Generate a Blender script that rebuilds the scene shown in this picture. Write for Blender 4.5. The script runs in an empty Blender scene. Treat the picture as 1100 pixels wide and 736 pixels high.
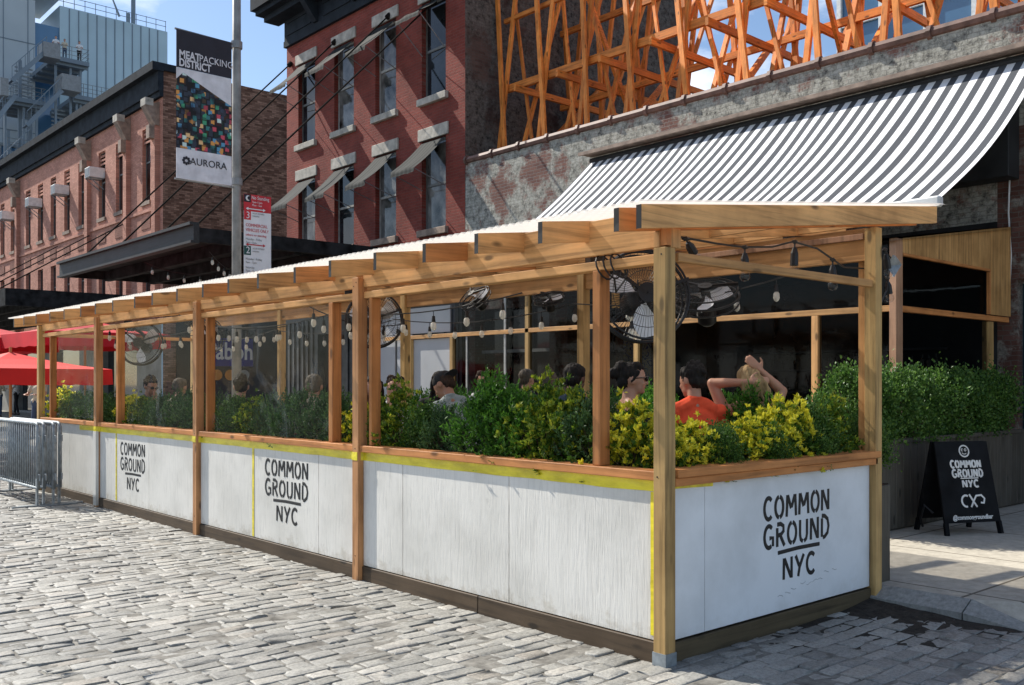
import bpy, bmesh, math, random
import numpy as np
from mathutils import Vector, Matrix, Euler, noise
R = math.radians
random.seed(7)
S = bpy.context.scene
COL = S.collection

# ------------------------------------------------------------------ camera, sky, sun, exposure
cam = bpy.data.objects.new('camera', bpy.data.cameras.new('camera'))
COL.objects.link(cam); S.camera = cam
cam.location = (-4.231, -3.481, 1.6)
cam.rotation_euler = (R(90), 0, R(-41.5))
cam.data.sensor_width = 36; cam.data.lens = 33.87
cam.data.shift_y = 0.040
cam.data.clip_start = .05; cam.data.clip_end = 2000
SUN = Vector((-.25, 1, .95)).normalized()
sl = bpy.data.lights.new('sun', 'SUN'); sl.energy = 4.9; sl.angle = R(.5); sl.color = (1, .95, .86)
so = bpy.data.objects.new('sun', sl); COL.objects.link(so)
so.rotation_euler = SUN.to_track_quat('Z', 'Y').to_euler()
W = bpy.data.worlds.new('World'); S.world = W; W.use_nodes = True
S.view_settings.view_transform = 'Standard'; S.view_settings.look = 'None'
S.view_settings.exposure = 0.62; S.view_settings.gamma = 1

def world():
    nt = W.node_tree; N = nt.nodes; L = nt.links
    for n in list(N): N.remove(n)
    out = N.new('ShaderNodeOutputWorld'); bg = N.new('ShaderNodeBackground')
    sky = N.new('ShaderNodeTexSky'); sky.sky_type = 'NISHITA'; sky.sun_disc = False
    sky.sun_elevation = math.asin(SUN.z); sky.sun_rotation = math.atan2(SUN.x, SUN.y)
    sky.air_density = 1.0; sky.dust_density = .5; sky.ozone_density = 2.6
    tc = N.new('ShaderNodeTexCoord'); mp = N.new('ShaderNodeMapping'); mp.inputs['Scale'].default_value = (1, 1, 2.4)
    no = N.new('ShaderNodeTexNoise'); no.inputs['Scale'].default_value = 3.2; no.inputs['Detail'].default_value = 9; no.inputs['Roughness'].default_value = .58
    mp.inputs['Location'].default_value = (.35, 1.3, .2)
    cr = N.new('ShaderNodeValToRGB'); cr.color_ramp.elements[0].position = .52; cr.color_ramp.elements[1].position = .68
    mx = N.new('ShaderNodeMix'); mx.data_type = 'RGBA'
    mx.inputs[7].default_value = (8.6, 8.9, 9.4, 1)
    L.new(tc.outputs['Generated'], mp.inputs[0]); L.new(mp.outputs[0], no.inputs['Vector']); L.new(no.outputs[0], cr.inputs[0])
    L.new(cr.outputs[0], mx.inputs[0]); L.new(sky.outputs[0], mx.inputs[6]); L.new(mx.outputs[2], bg.inputs[0])
    bg.inputs[1].default_value = .105
    L.new(bg.outputs[0], out.inputs[0])
world()

# ------------------------------------------------------------------ materials
def mat_new(name):
    m = bpy.data.materials.new(name); m.use_nodes = True
    nt = m.node_tree; b = nt.nodes['Principled BSDF']
    return m, nt, nt.nodes, nt.links, b
def setp(b, rough=.6, metal=0, spec=.4, alpha=None, trans=None):
    b.inputs['Roughness'].default_value = rough; b.inputs['Metallic'].default_value = metal
    b.inputs['Specular IOR Level'].default_value = spec
    if trans is not None: b.inputs['Transmission Weight'].default_value = trans
def C4(c): return (c[0], c[1], c[2], 1)
def noise_n(N, scale, detail=4, rough=.55):
    n = N.new('ShaderNodeTexNoise'); n.inputs['Scale'].default_value = scale
    n.inputs['Detail'].default_value = detail; n.inputs['Roughness'].default_value = rough
    return n
def ramp(N, stops):
    r = N.new('ShaderNodeValToRGB'); e = r.color_ramp.elements
    while len(e) < len(stops): e.new(.5)
    for i, (p, c) in enumerate(stops):
        e[i].position = p; e[i].color = C4(c) if len(c) == 3 else c
    return r
def mix(N, L, fac, a, b, mode='MIX'):
    m = N.new('ShaderNodeMix'); m.data_type = 'RGBA'; m.blend_type = mode
    for i, v in ((0, fac), (6, a), (7, b)):
        if hasattr(v, 'is_output'): L.new(v, m.inputs[i])
        elif i == 0: m.inputs[0].default_value = v
        else: m.inputs[i].default_value = C4(v)
    return m.outputs[2]
def bump(N, L, b, h, strength=.4, dist=.01):
    bp = N.new('ShaderNodeBump'); bp.inputs['Strength'].default_value = strength; bp.inputs['Distance'].default_value = dist
    L.new(h, bp.inputs['Height']); L.new(bp.outputs[0], b.inputs['Normal'])
def vec(N, L, scale=(1, 1, 1), src='POS', loc=(0, 0, 0)):
    mp = N.new('ShaderNodeMapping'); mp.inputs['Scale'].default_value = scale; mp.inputs['Location'].default_value = loc
    if src == 'POS': g = N.new('ShaderNodeNewGeometry'); L.new(g.outputs['Position'], mp.inputs[0])
    else: g = N.new('ShaderNodeTexCoord'); L.new(g.outputs['Object'], mp.inputs[0])
    return mp.outputs[0]

def plain(name, c, rough=.6, metal=0, var=.12, scale=6, spec=.4, bmp=0):
    m, nt, N, L, b = mat_new(name); setp(b, rough, metal, spec)
    n = noise_n(N, scale, 5); L.new(vec(N, L), n.inputs['Vector'])
    lo = [max(0, x*(1-var*1.6)) for x in c]; hi = [min(1, x*(1+var)) for x in c]
    r = ramp(N, [(.3, lo), (.7, hi)]); L.new(n.outputs[0], r.inputs[0]); L.new(r.outputs[0], b.inputs['Base Color'])
    if bmp: bump(N, L, b, n.outputs[0], bmp, .01)
    return m
def wood(name, c, axis, grain=.35, rough=.65, knots=True, rv=.18, weather=None):
    m, nt, N, L, b = mat_new(name); setp(b, rough, 0, .3)
    sc = [26, 26, 26]; sc[axis] = 1.1
    oi = N.new('ShaderNodeObjectInfo')
    g = N.new('ShaderNodeNewGeometry'); ad = N.new('ShaderNodeVectorMath'); ad.operation = 'ADD'
    cm = N.new('ShaderNodeCombineXYZ'); mu = N.new('ShaderNodeMath'); mu.operation = 'MULTIPLY'; mu.inputs[1].default_value = 37
    L.new(oi.outputs['Random'], mu.inputs[0])
    for i in range(3): L.new(mu.outputs[0], cm.inputs[i])
    L.new(g.outputs['Position'], ad.inputs[0]); L.new(cm.outputs[0], ad.inputs[1])
    mp = N.new('ShaderNodeMapping'); mp.inputs['Scale'].default_value = sc; L.new(ad.outputs[0], mp.inputs[0])
    n = noise_n(N, 1, 6, .62); n.inputs['Distortion'].default_value = .6; L.new(mp.outputs[0], n.inputs['Vector'])
    dk = [x*(1-grain) for x in c]; lt = [min(1, x*(1+grain*.45)) for x in c]
    r = ramp(N, [(.28, dk), (.5, c), (.72, lt)]); L.new(n.outputs[0], r.inputs[0])
    # board to board variation
    hv = N.new('ShaderNodeHueSaturation'); mr = N.new('ShaderNodeMapRange'); mr.inputs[3].default_value = 1-rv; mr.inputs[4].default_value = 1+rv
    L.new(oi.outputs['Random'], mr.inputs[0]); L.new(mr.outputs[0], hv.inputs['Value']); L.new(r.outputs[0], hv.inputs['Color'])
    col = hv.outputs[0]
    bl = noise_n(N, 2.2, 4, .6); L.new(ad.outputs[0], bl.inputs['Vector'])
    rb = ramp(N, [(.3, (.72, .68, .62)), (.62, (1.04, 1.03, 1))]); L.new(bl.outputs[0], rb.inputs[0])
    col = mix(N, L, 1.0, col, rb.outputs[0], 'MULTIPLY')
    if knots:
        sk = [7, 7, 7]; sk[axis] = 2.6
        m2 = N.new('ShaderNodeMapping'); m2.inputs['Scale'].default_value = sk; L.new(ad.outputs[0], m2.inputs[0])
        v = N.new('ShaderNodeTexVoronoi'); v.inputs['Scale'].default_value = 1; L.new(m2.outputs[0], v.inputs['Vector'])
        rk = ramp(N, [(.09, (1, 1, 1)), (.17, (0, 0, 0))]); L.new(v.outputs['Distance'], rk.inputs[0])
        col = mix(N, L, rk.outputs[0], col, [x*.33 for x in c])
    L.new(col, b.inputs['Base Color']); bump(N, L, b, n.outputs[0], .25, .003)
    return m
def brick(name, c1, c2, mort, face='X', white=None, cov=.5, sc=1.0, bmp=.5, rough=.85, dirt=.25, mscale=1.3):
    m, nt, N, L, b = mat_new(name); setp(b, rough, 0, .2)
    g = N.new('ShaderNodeNewGeometry'); s = N.new('ShaderNodeSeparateXYZ'); cm = N.new('ShaderNodeCombineXYZ')
    L.new(g.outputs['Position'], s.inputs[0])
    L.new(s.outputs['Y' if face == 'X' else 'X'], cm.inputs[0]); L.new(s.outputs['Z'], cm.inputs[1])
    dn = noise_n(N, 7, 3); L.new(g.outputs['Position'], dn.inputs['Vector'])
    dv = N.new('ShaderNodeVectorMath'); dv.operation = 'SCALE'; dv.inputs['Scale'].default_value = .022 if not white else .05
    L.new(dn.outputs['Color'], dv.inputs[0]); da = N.new('ShaderNodeVectorMath'); L.new(cm.outputs[0], da.inputs[0]); L.new(dv.outputs[0], da.inputs[1])
    t = N.new('ShaderNodeTexBrick'); t.inputs['Scale'].default_value = sc
    t.inputs['Brick Width'].default_value = .215; t.inputs['Row Height'].default_value = .072; t.inputs['Mortar Size'].default_value = .007
    t.inputs['Mortar Smooth'].default_value = .3; t.inputs['Bias'].default_value = -.1
    t.inputs['Color1'].default_value = C4(c1); t.inputs['Color2'].default_value = C4(c2); t.inputs['Mortar'].default_value = C4(mort)
    L.new(da.outputs[0], t.inputs['Vector'])
    n = noise_n(N, .9, 8, .62); L.new(g.outputs['Position'], n.inputs['Vector'])
    r = ramp(N, [(.3, (1-dirt, 1-dirt*1.05, 1-dirt*1.05)), (.65, (1.06, 1.05, 1.04))]); L.new(n.outputs[0], r.inputs[0])
    col = mix(N, L, 1, t.outputs['Color'], r.outputs[0], 'MULTIPLY')
    h = t.outputs['Fac']
    if white:
        n2 = noise_n(N, mscale, 12, .72); L.new(g.outputs['Position'], n2.inputs['Vector'])
        e = .5+(.5-cov)*.35
        r2 = ramp(N, [(e-.035, (0, 0, 0)), (e+.03, (1, 1, 1))]); L.new(n2.outputs[0], r2.inputs[0])
        n3 = noise_n(N, 7, 12, .78); L.new(g.outputs['Position'], n3.inputs['Vector'])
        wm = [x*.72 for x in white]; wm[2] *= .93
        r3 = ramp(N, [(.39, [x*.12 for x in white]), (.44, [x*.55 for x in wm]), (.52, wm), (.68, white)]); L.new(n3.outputs[0], r3.inputs[0])
        jl = mix(N, L, .55, r3.outputs[0], mix(N, L, h, r3.outputs[0], [x*.45 for x in white]))
        col = mix(N, L, r2.outputs[0], col, jl)
    L.new(col, b.inputs['Base Color'])
    iv = N.new('ShaderNodeMath'); iv.operation = 'SUBTRACT'; iv.inputs[0].default_value = 1; L.new(h, iv.inputs[1])
    fn = noise_n(N, 30, 4, .7); L.new(g.outputs['Position'], fn.inputs['Vector'])
    ad = N.new('ShaderNodeMath'); ad.operation = 'ADD'; L.new(iv.outputs[0], ad.inputs[0]); L.new(fn.outputs[0], ad.inputs[1])
    bump(N, L, b, ad.outputs[0], bmp, .012)
    return m
def glassy(name, tint, transp, rough=.03, scuff=0, diff=(.6, .62, .62), refl=.5):
    """thin sheet: mostly transparent with a reflective film"""
    m, nt, N, L, b = mat_new(name); N.remove(b)
    out = N['Material Output']
    t = N.new('ShaderNodeBsdfTransparent'); t.inputs[0].default_value = C4(tint)
    gl = N.new('ShaderNodeBsdfGlossy'); gl.inputs['Roughness'].default_value = rough
    lw = N.new('ShaderNodeLayerWeight'); lw.inputs[0].default_value = .5
    pw = N.new('ShaderNodeMath'); pw.operation = 'POWER'; pw.inputs[1].default_value = 4; L.new(lw.outputs['Facing'], pw.inputs[0])
    f = N.new('ShaderNodeMath'); f.operation = 'MULTIPLY_ADD'; f.inputs[1].default_value = refl; f.inputs[2].default_value = .035 if refl > .15 else .012; L.new(pw.outputs[0], f.inputs[0])
    n = noise_n(N, 3.5, 3); L.new(vec(N, L), n.inputs['Vector'])
    bp = N.new('ShaderNodeBump'); bp.inputs['Strength'].default_value = .2; bp.inputs['Distance'].default_value = .01
    L.new(n.outputs[0], bp.inputs['Height']); L.new(bp.outputs[0], gl.inputs['Normal'])
    mx = N.new('ShaderNodeMixShader'); L.new(f.outputs[0], mx.inputs[0]); L.new(t.outputs[0], mx.inputs[1]); L.new(gl.outputs[0], mx.inputs[2])
    last = mx.outputs[0]
    if scuff:
        d = N.new('ShaderNodeBsdfDiffuse'); d.inputs[0].default_value = C4(diff)
        n2 = noise_n(N, 2.6, 10, .75); n2.inputs['Distortion'].default_value = 1.2; L.new(vec(N, L, (1, 1, .5)), n2.inputs['Vector'])
        r = ramp(N, [(.54, (0 if scuff < .5 else .45,)*3), (.74, (scuff,)*3)]); L.new(n2.outputs[0], r.inputs[0])
        m2 = N.new('ShaderNodeMixShader'); L.new(r.outputs[0], m2.inputs[0]); L.new(last, m2.inputs[1]); L.new(d.outputs[0], m2.inputs[2]); last = m2.outputs[0]
    L.new(last, out.inputs[0])
    return m
def emis(name, c, s):
    m, nt, N, L, b = mat_new(name); b.inputs['Base Color'].default_value = C4(c)
    b.inputs['Emission Color'].default_value = C4(c); b.inputs['Emission Strength'].default_value = s
    return m
def leafmat(name, stops, trans=.35, rough=.45):
    m, nt, N, L, b = mat_new(name); setp(b, rough, 0, .35); out = N['Material Output']
    g = N.new('ShaderNodeNewGeometry'); r = ramp(N, stops); L.new(g.outputs['Random Per Island'], r.inputs[0])
    L.new(r.outputs[0], b.inputs['Base Color'])
    t = N.new('ShaderNodeBsdfTranslucent'); L.new(r.outputs[0], t.inputs[0])
    mx = N.new('ShaderNodeMixShader'); mx.inputs[0].default_value = trans
    L.new(b.outputs[0], mx.inputs[1]); L.new(t.outputs[0], mx.inputs[2]); L.new(mx.outputs[0], out.inputs[0])
    return m
M = {}
gold = (.63, .345, .14); red = (.54, .225, .075); treat = (.50, .32, .13)
for ax, s in enumerate('xyz'):
    M['gold'+s] = wood('golden pine '+s, gold, ax, grain=.52); M['red'+s] = wood('reddish pine '+s, red, ax, grain=.5)
    M['treat'+s] = wood('treated pine '+s, treat, ax, grain=.58); M['shore'+s] = wood('orange timber '+s, (.78, .26, .05), ax, grain=.5, knots=True, rv=.22)
M['postz'] = wood('brown stained pine', (.52, .26, .115), 2, grain=.55)
M['skirt'] = wood('weathered dark board', (.085, .058, .036), 1, grain=.6); M['skirtx'] = wood('weathered dark board x', (.085, .064, .036), 0, grain=.6)
M['grayz'] = wood('grey planter boards', (.085, .078, .066), 2, grain=.5); M['darkplank'] = wood('dark planter boards', (.075, .066, .056), 2, grain=.5)
M['black'] = plain('black plastic', (.012, .012, .013), .45); M['endcap'] = plain('dark sealed end grain', (.02, .017, .014), .6)
M['galv'] = plain('galvanised steel', (.27, .30, .32), .55, .35, .25, 14); M['galvm'] = plain('grey painted steel', (.23, .235, .24), .5, .3)
M['pole'] = plain('weathered grey pole', (.26, .255, .24), .6, .2, .25, 4)
M['fascia'] = wood('weathered painted fascia', (.035, .04, .046), 1, grain=.5, knots=False); M['iron'] = plain('dark iron canopy', (.022, .023, .025), .8, 0, .5, 3, spec=.08); M['cable'] = plain('steel cable', (.02, .018, .016), .9, spec=.02)
M['cornice'] = plain('blue grey painted cornice', (.024, .030, .038), .75, 0, .25, 3, spec=.08)
M['stone'] = plain('pale limestone', (.42, .385, .33), .8, 0, .25, 5, bmp=.3); M['stoneb'] = plain('brown stone sill', (.30, .22, .17), .8, 0, .25, 5)
M['framew'] = plain('old white sash paint', (.36, .36, .34), .5, 0, .2, 8); M['frameg'] = plain('grey sash paint', (.13, .135, .13), .5)
M['pane'] = plain('dark window glass', (.018, .022, .026), .05, 0, .8, 1.2, spec=.35); M['curtain'] = plain('pale curtain behind glass', (.12, .12, .115), .06, 0, .85, 2.5, spec=.35)
M['dark'] = plain('black painted wall', (.018, .019, .02), .7, 0, .4, 2); M['charcoal'] = plain('charcoal painted boards', (.06, .062, .066), .6, 0, .35, 3)
M['void'] = plain('unlit interior', (.006, .006, .007), .8)
M['redbrick'] = brick('painted red brick', (.27, .058, .042), (.20, .044, .033), (.23, .095, .075), dirt=.36, bmp=.8)
M['orgbrick'] = brick('orange brick', (.60, .29, .215), (.44, .195, .14), (.36, .22, .17), dirt=.28)
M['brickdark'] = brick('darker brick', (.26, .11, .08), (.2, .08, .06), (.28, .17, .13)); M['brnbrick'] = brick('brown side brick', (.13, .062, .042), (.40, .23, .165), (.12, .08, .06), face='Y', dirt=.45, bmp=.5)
M['party'] = brick('sooty rendered wall', (.09, .055, .045), (.14, .095, .08), (.10, .085, .075), face='Y', white=(.17, .155, .145), cov=.62, dirt=.7, mscale=.55, bmp=.7)
M['white_brick'] = brick('worn whitewashed brick', (.27, .135, .105), (.19, .09, .075), (.33, .29, .26), white=(.53, .515, .475), cov=.62, dirt=.35, bmp=.9, mscale=.9)
M['rearwall'] = brick('rough dark rear wall', (.10, .07, .06), (.16, .12, .10), (.13, .12, .11), face='Y', white=(.24, .225, .205), cov=.6, dirt=.5)
M['pier'] = brick('brown worn brick', (.13, .06, .045), (.20, .10, .08), (.16, .13, .11), white=(.34, .30, .27), cov=.36, dirt=.5, mscale=2)
M['coping'] = plain('clay coping tile', (.16, .085, .065), .6, 0, .3, 6); M['stucco'] = plain('grey render', (.23, .225, .21), .85, 0, .2, 1.5)
M['tealdoor'] = plain('dark blue green door', (.012, .032, .042), .4)
M['redfab'] = plain('red canvas', (.55, .012, .022), .75, 0, .15, 1.5); M['redfab2'] = plain('bright red canvas', (.75, .02, .015), .75, 0, .12, 1.5)
M['whitepaint'] = plain('white paint', (.74, .74, .72), .5); M['bulbw'] = glassy('frosted bulb glass', (.95, .95, .9), 1, .1, .75, (.95, .93, .86)); M['bulb'] = glassy('clear bulb glass', (.9, .9, .9), 1, .02, .42, (.9, .9, .88))
M['vinyl'] = glassy('clear vinyl sheet', (.97, .98, .97), 1, .05, .20, refl=.10); M['glass'] = glassy('dark enclosure glazing', (.30, .31, .32), 1, .05, 0, (.3, .3, .3), refl=.10)
M['ink'] = plain('black stencil paint', (.014, .014, .015), .6); M['chalk'] = plain('white sign paint', (.72, .72, .70), .6)
M['board'] = plain('black sign board', (.010, .011, .013), .7, 0, .3, 5, spec=.1); M['soil'] = plain('potting soil', (.035, .022, .014), .95, 0, .4, 30)
M['ply'] = wood('plywood fascia', (.60, .34, .13), 2, grain=.6, knots=False); M['plyr'] = wood('reddish plywood strip', (.42, .24, .15), 2, grain=.4, knots=False)
M['curtaingrey'] = plain('light grey door panel', (.40, .41, .42), .6, 0, .08, 1)
M['signred'] = plain('red sign face', (.52, .02, .03), .45); M['signwhite'] = plain('white sign face', (.70, .70, .72), .45, 0, .05)
M['signgreen'] = plain('dark green sign patch', (.01, .07, .06), .45); M['signblue'] = plain('deep blue sign', (.015, .02, .22), .4)
M['orange'] = plain('orange disc', (.6, .25, .05), .5); M['bandark'] = plain('dark banner cloth', (.02, .019, .028), .7); M['banwhite'] = plain('white banner cloth', (.62, .62, .66), .7)
M['bluewall'] = plain('pale blue metal cladding', (.40, .52, .58), .45, .1, .06, .3); M['paleconc'] = plain('pale cladding panels', (.40, .45, .48), .6, 0, .06, .2)  # museum cladding lightened, distance haze put into the colours
M['blueglass'] = plain('blue glass', (.07, .17, .30), .15, 0, .2, .2, spec=.8); M['farsteel'] = plain('distant grey steel', (.17, .21, .25), .5, .2, .1, .5)  # far steel lightened a little for haze as well

def awning_mat():
    m, nt, N, L, b = mat_new('grey and white striped canvas'); setp(b, .8, 0, .2); out = N['Material Output']
    tc = N.new('ShaderNodeNewGeometry'); s = N.new('ShaderNodeSeparateXYZ'); L.new(tc.outputs['Position'], s.inputs[0])
    d = N.new('ShaderNodeMath'); d.operation = 'DIVIDE'; d.inputs[1].default_value = .2225; L.new(s.outputs['Y'], d.inputs[0])
    f = N.new('ShaderNodeMath'); f.operation = 'FRACT'; L.new(d.outputs[0], f.inputs[0])
    r = ramp(N, [(0, (.075, .08, .09)), (.5, (.80, .80, .81))]); r.color_ramp.interpolation = 'CONSTANT'; L.new(f.outputs[0], r.inputs[0])
    L.new(r.outputs[0], b.inputs['Base Color']); t = N.new('ShaderNodeBsdfTranslucent'); L.new(r.outputs[0], t.inputs[0])
    mx = N.new('ShaderNodeMixShader'); mx.inputs[0].default_value = .06; L.new(b.outputs[0], mx.inputs[1]); L.new(t.outputs[0], mx.inputs[2]); L.new(mx.outputs[0], out.inputs[0])
    n = noise_n(N, 1.2, 4); L.new(vec(N, L, (1, .3, 1)), n.inputs['Vector']); bump(N, L, b, n.outputs[0], .3, .05)
    return m
M['stripes'] = awning_mat()
def hood_mat():
    m, nt, N, L, b = mat_new('faded grey striped hood canvas'); setp(b, .85, 0, .2)
    g = N.new('ShaderNodeNewGeometry'); s = N.new('ShaderNodeSeparateXYZ'); L.new(g.outputs['Position'], s.inputs[0])
    d = N.new('ShaderNodeMath'); d.operation = 'DIVIDE'; d.inputs[1].default_value = .17; L.new(s.outputs['Y'], d.inputs[0])
    f = N.new('ShaderNodeMath'); f.operation = 'FRACT'; L.new(d.outputs[0], f.inputs[0])
    r = ramp(N, [(0, (.012, .014, .014)), (.6, (.032, .035, .034))]); r.color_ramp.interpolation = 'CONSTANT'; L.new(f.outputs[0], r.inputs[0])
    L.new(r.outputs[0], b.inputs['Base Color']); return m
M['hood'] = hood_mat()
def roof_mat():
    m, nt, N, L, b = mat_new('milky corrugated plastic'); setp(b, .4, 0, .4); b.inputs['Base Color'].default_value = (.82, .82, .80, 1)
    out = N['Material Output']; t = N.new('ShaderNodeBsdfTransparent'); t.inputs[0].default_value = (.95, .93, .9, 1)
    tl = N.new('ShaderNodeBsdfTranslucent'); tl.inputs[0].default_value = (.9, .87, .82, 1)
    a = N.new('ShaderNodeMixShader'); a.inputs[0].default_value = .5; L.new(b.outputs[0], a.inputs[1]); L.new(tl.outputs[0], a.inputs[2])
    c = N.new('ShaderNodeMixShader'); c.inputs[0].default_value = .47; L.new(a.outputs[0], c.inputs[1]); L.new(t.outputs[0], c.inputs[2])
    L.new(c.outputs[0], out.inputs[0]); return m
M['roof'] = roof_mat()
def ply_mat(name, c, grain, bm_, grime=.7):
    m, nt, N, L, b = mat_new(name); setp(b, .55, 0, .3)
    n = noise_n(N, 1, 8, .65); n.inputs['Distortion'].default_value = 1.5; L.new(vec(N, L, (34, 34, 3.0)), n.inputs['Vector'])
    r = ramp(N, [(.30, [x*(1-grain) for x in c]), (.50, c)]); L.new(n.outputs[0], r.inputs[0])
    n2 = noise_n(N, 1.6, 6, .6); L.new(vec(N, L), n2.inputs['Vector'])
    r2 = ramp(N, [(.3, (.80, .80, .79)), (.6, (1, 1, 1))]); L.new(n2.outputs[0], r2.inputs[0])
    col = mix(N, L, 1, r.outputs[0], r2.outputs[0], 'MULTIPLY')
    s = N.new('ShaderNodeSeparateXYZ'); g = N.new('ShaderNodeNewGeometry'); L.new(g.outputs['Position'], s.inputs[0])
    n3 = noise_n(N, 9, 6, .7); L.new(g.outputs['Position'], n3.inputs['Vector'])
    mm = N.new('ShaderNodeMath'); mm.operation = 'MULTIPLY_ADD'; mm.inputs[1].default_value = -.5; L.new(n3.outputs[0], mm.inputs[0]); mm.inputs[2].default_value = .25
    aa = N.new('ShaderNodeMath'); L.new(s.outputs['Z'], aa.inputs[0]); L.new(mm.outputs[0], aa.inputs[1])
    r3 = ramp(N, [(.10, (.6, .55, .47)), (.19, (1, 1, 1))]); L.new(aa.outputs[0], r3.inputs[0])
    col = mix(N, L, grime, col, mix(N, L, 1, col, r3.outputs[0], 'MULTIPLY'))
    L.new(col, b.inputs['Base Color']); bump(N, L, b, n.outputs[0], bm_, .004); return m
M['plywhite'] = ply_mat('white painted plywood', (.76, .735, .68), .17, .8, .5)
M['panelsmooth'] = ply_mat('smooth white panel', (.84, .86, .88), .012, .05, .12)
def tape_mat():
    m, nt, N, L, b = mat_new('yellow tape'); setp(b, .35, 0, .5)
    n = noise_n(N, 14, 5, .6); L.new(vec(N, L, (1, .3, 1)), n.inputs['Vector'])
    r = ramp(N, [(.35, (.60, .49, .015)), (.6, (.88, .74, .03))]); L.new(n.outputs[0], r.inputs[0]); L.new(r.outputs[0], b.inputs['Base Color'])
    bump(N, L, b, n.outputs[0], .6, .01); return m
M['tape'] = tape_mat()
def stone_mat(name, stops, bmps=.5, rough=.6):
    m, nt, N, L, b = mat_new(name); setp(b, rough, 0, .45)
    g = N.new('ShaderNodeNewGeometry'); r = ramp(N, stops); L.new(g.outputs['Random Per Island'], r.inputs[0])
    n = noise_n(N, 45, 10, .8); L.new(g.outputs['Position'], n.inputs['Vector'])
    r2 = ramp(N, [(.34, (.48, .48, .48)), (.58, (1.12, 1.11, 1.08))]); L.new(n.outputs[0], r2.inputs[0])
    n3 = noise_n(N, .8, 5, .6); L.new(g.outputs['Position'], n3.inputs['Vector'])
    r4 = ramp(N, [(.3, (.74, .74, .74)), (.65, (1.1, 1.09, 1.06))]); L.new(n3.outputs[0], r4.inputs[0])
    c = mix(N, L, 1, mix(N, L, 1, r.outputs[0], r2.outputs[0], 'MULTIPLY'), r4.outputs[0], 'MULTIPLY')
    n5 = noise_n(N, 1.7, 9, .7); L.new(g.outputs['Position'], n5.inputs['Vector']); r5 = ramp(N, [(.33, (.50, .47, .43)), (.43, (1, 1, 1))]); L.new(n5.outputs[0], r5.inputs[0])
    c = mix(N, L, 1, c, r5.outputs[0], 'MULTIPLY')
    L.new(c, b.inputs['Base Color']); bump(N, L, b, n.outputs[0], bmps, .012); return m
M['cobble'] = stone_mat('granite block', [(0, (.23, .228, .215)), (.25, (.28, .276, .262)), (.8, (.345, .34, .322)), (.93, (.39, .375, .35)), (1, (.25, .228, .20))])
def ground_mat(name, a, c, scale=5, joints=None, bm_=.4):
    m, nt, N, L, b = mat_new(name); setp(b, .85, 0, .25)
    n = noise_n(N, scale, 10, .7); L.new(vec(N, L), n.inputs['Vector'])
    n2 = noise_n(N, .35, 4); L.new(vec(N, L), n2.inputs['Vector'])
    r = ramp(N, [(.33, a), (.66, c)]); L.new(n.outputs[0], r.inputs[0])
    r2 = ramp(N, [(.3, (.82, .82, .82)), (.7, (1.08, 1.07, 1.05))]); L.new(n2.outputs[0], r2.inputs[0])
    col = mix(N, L, 1, r.outputs[0], r2.outputs[0], 'MULTIPLY'); h = n.outputs[0]
    if joints:
        t = N.new('ShaderNodeTexBrick'); t.offset = 0; t.inputs['Scale'].default_value = 1
        t.inputs['Brick Width'].default_value = joints; t.inputs['Row Height'].default_value = joints; t.inputs['Mortar Size'].default_value = .012
        t.inputs['Color1'].default_value = (1, 1, 1, 1); t.inputs['Color2'].default_value = (.88, .87, .86, 1); t.inputs['Mortar'].default_value = (.3, .28, .26, 1)
        L.new(vec(N, L, loc=(.35, .55, 0)), t.inputs['Vector']); col = mix(N, L, 1, col, t.outputs['Color'], 'MULTIPLY')
    L.new(col, b.inputs['Base Color']); bump(N, L, b, h, bm_, .006); return m
M['mortar'] = ground_mat('dusty joint sand', (.075, .07, .062), (.29, .278, .25), 7, bm_=.8)
M['asphalt'] = ground_mat('worn road', (.13, .13, .13), (.22, .22, .21), 5)
M['sidewalk'] = ground_mat('concrete paving', (.36, .33, .275), (.54, .50, .42), 9, 1.52, .3)
M['kerb'] = ground_mat('granite kerb', (.20, .20, .19), (.36, .36, .34), 30)
M['skin'] = plain('light skin', (.52, .27, .18), .5, 0, .08, 9); M['skin2'] = plain('tan skin', (.38, .19, .12), .5, 0, .08, 9); M['skin3'] = plain('brown skin', (.15, .075, .045), .5, 0, .1, 9)
M['lip'] = plain('lips', (.32, .09, .08), .45); M['lens'] = plain('dark lenses', (.01, .01, .012), .12, 0, .1, 3, spec=.8)
def hairmat(n, c): return wood('hair '+n, c, 2, grain=.6, rough=.75, knots=False, rv=.02)
M['hair_black'] = hairmat('black', (.014, .011, .010)); M['hair_brown'] = hairmat('brown', (.045, .025, .015)); M['hair_blonde'] = hairmat('blonde', (.42, .29, .15)); M['hair_grey'] = hairmat('grey brown', (.10, .085, .07))
for k, c in dict(tblack=(.012, .012, .014), torange=(.95, .10, .035), tgrey=(.30, .34, .33), tnavy=(.06, .085, .12), twhite=(.70, .70, .70), tcream=(.55, .48, .36), tdark=(.02, .02, .022), tgreen=(.12, .15, .13), denim=(.05, .08, .14)).items():
    M[k] = plain('cloth '+k[1:], c, .85, 0, .12, 12, bmp=.2)

TMP = bpy.data.scenes.new('bench')
def bench(o):
    TMP.collection.objects.link(o); vl = TMP.view_layers[0]; vl.update(); dg = vl.depsgraph; dg.update()
    return bpy.data.meshes.new_from_object(o.evaluated_get(dg))
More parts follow.
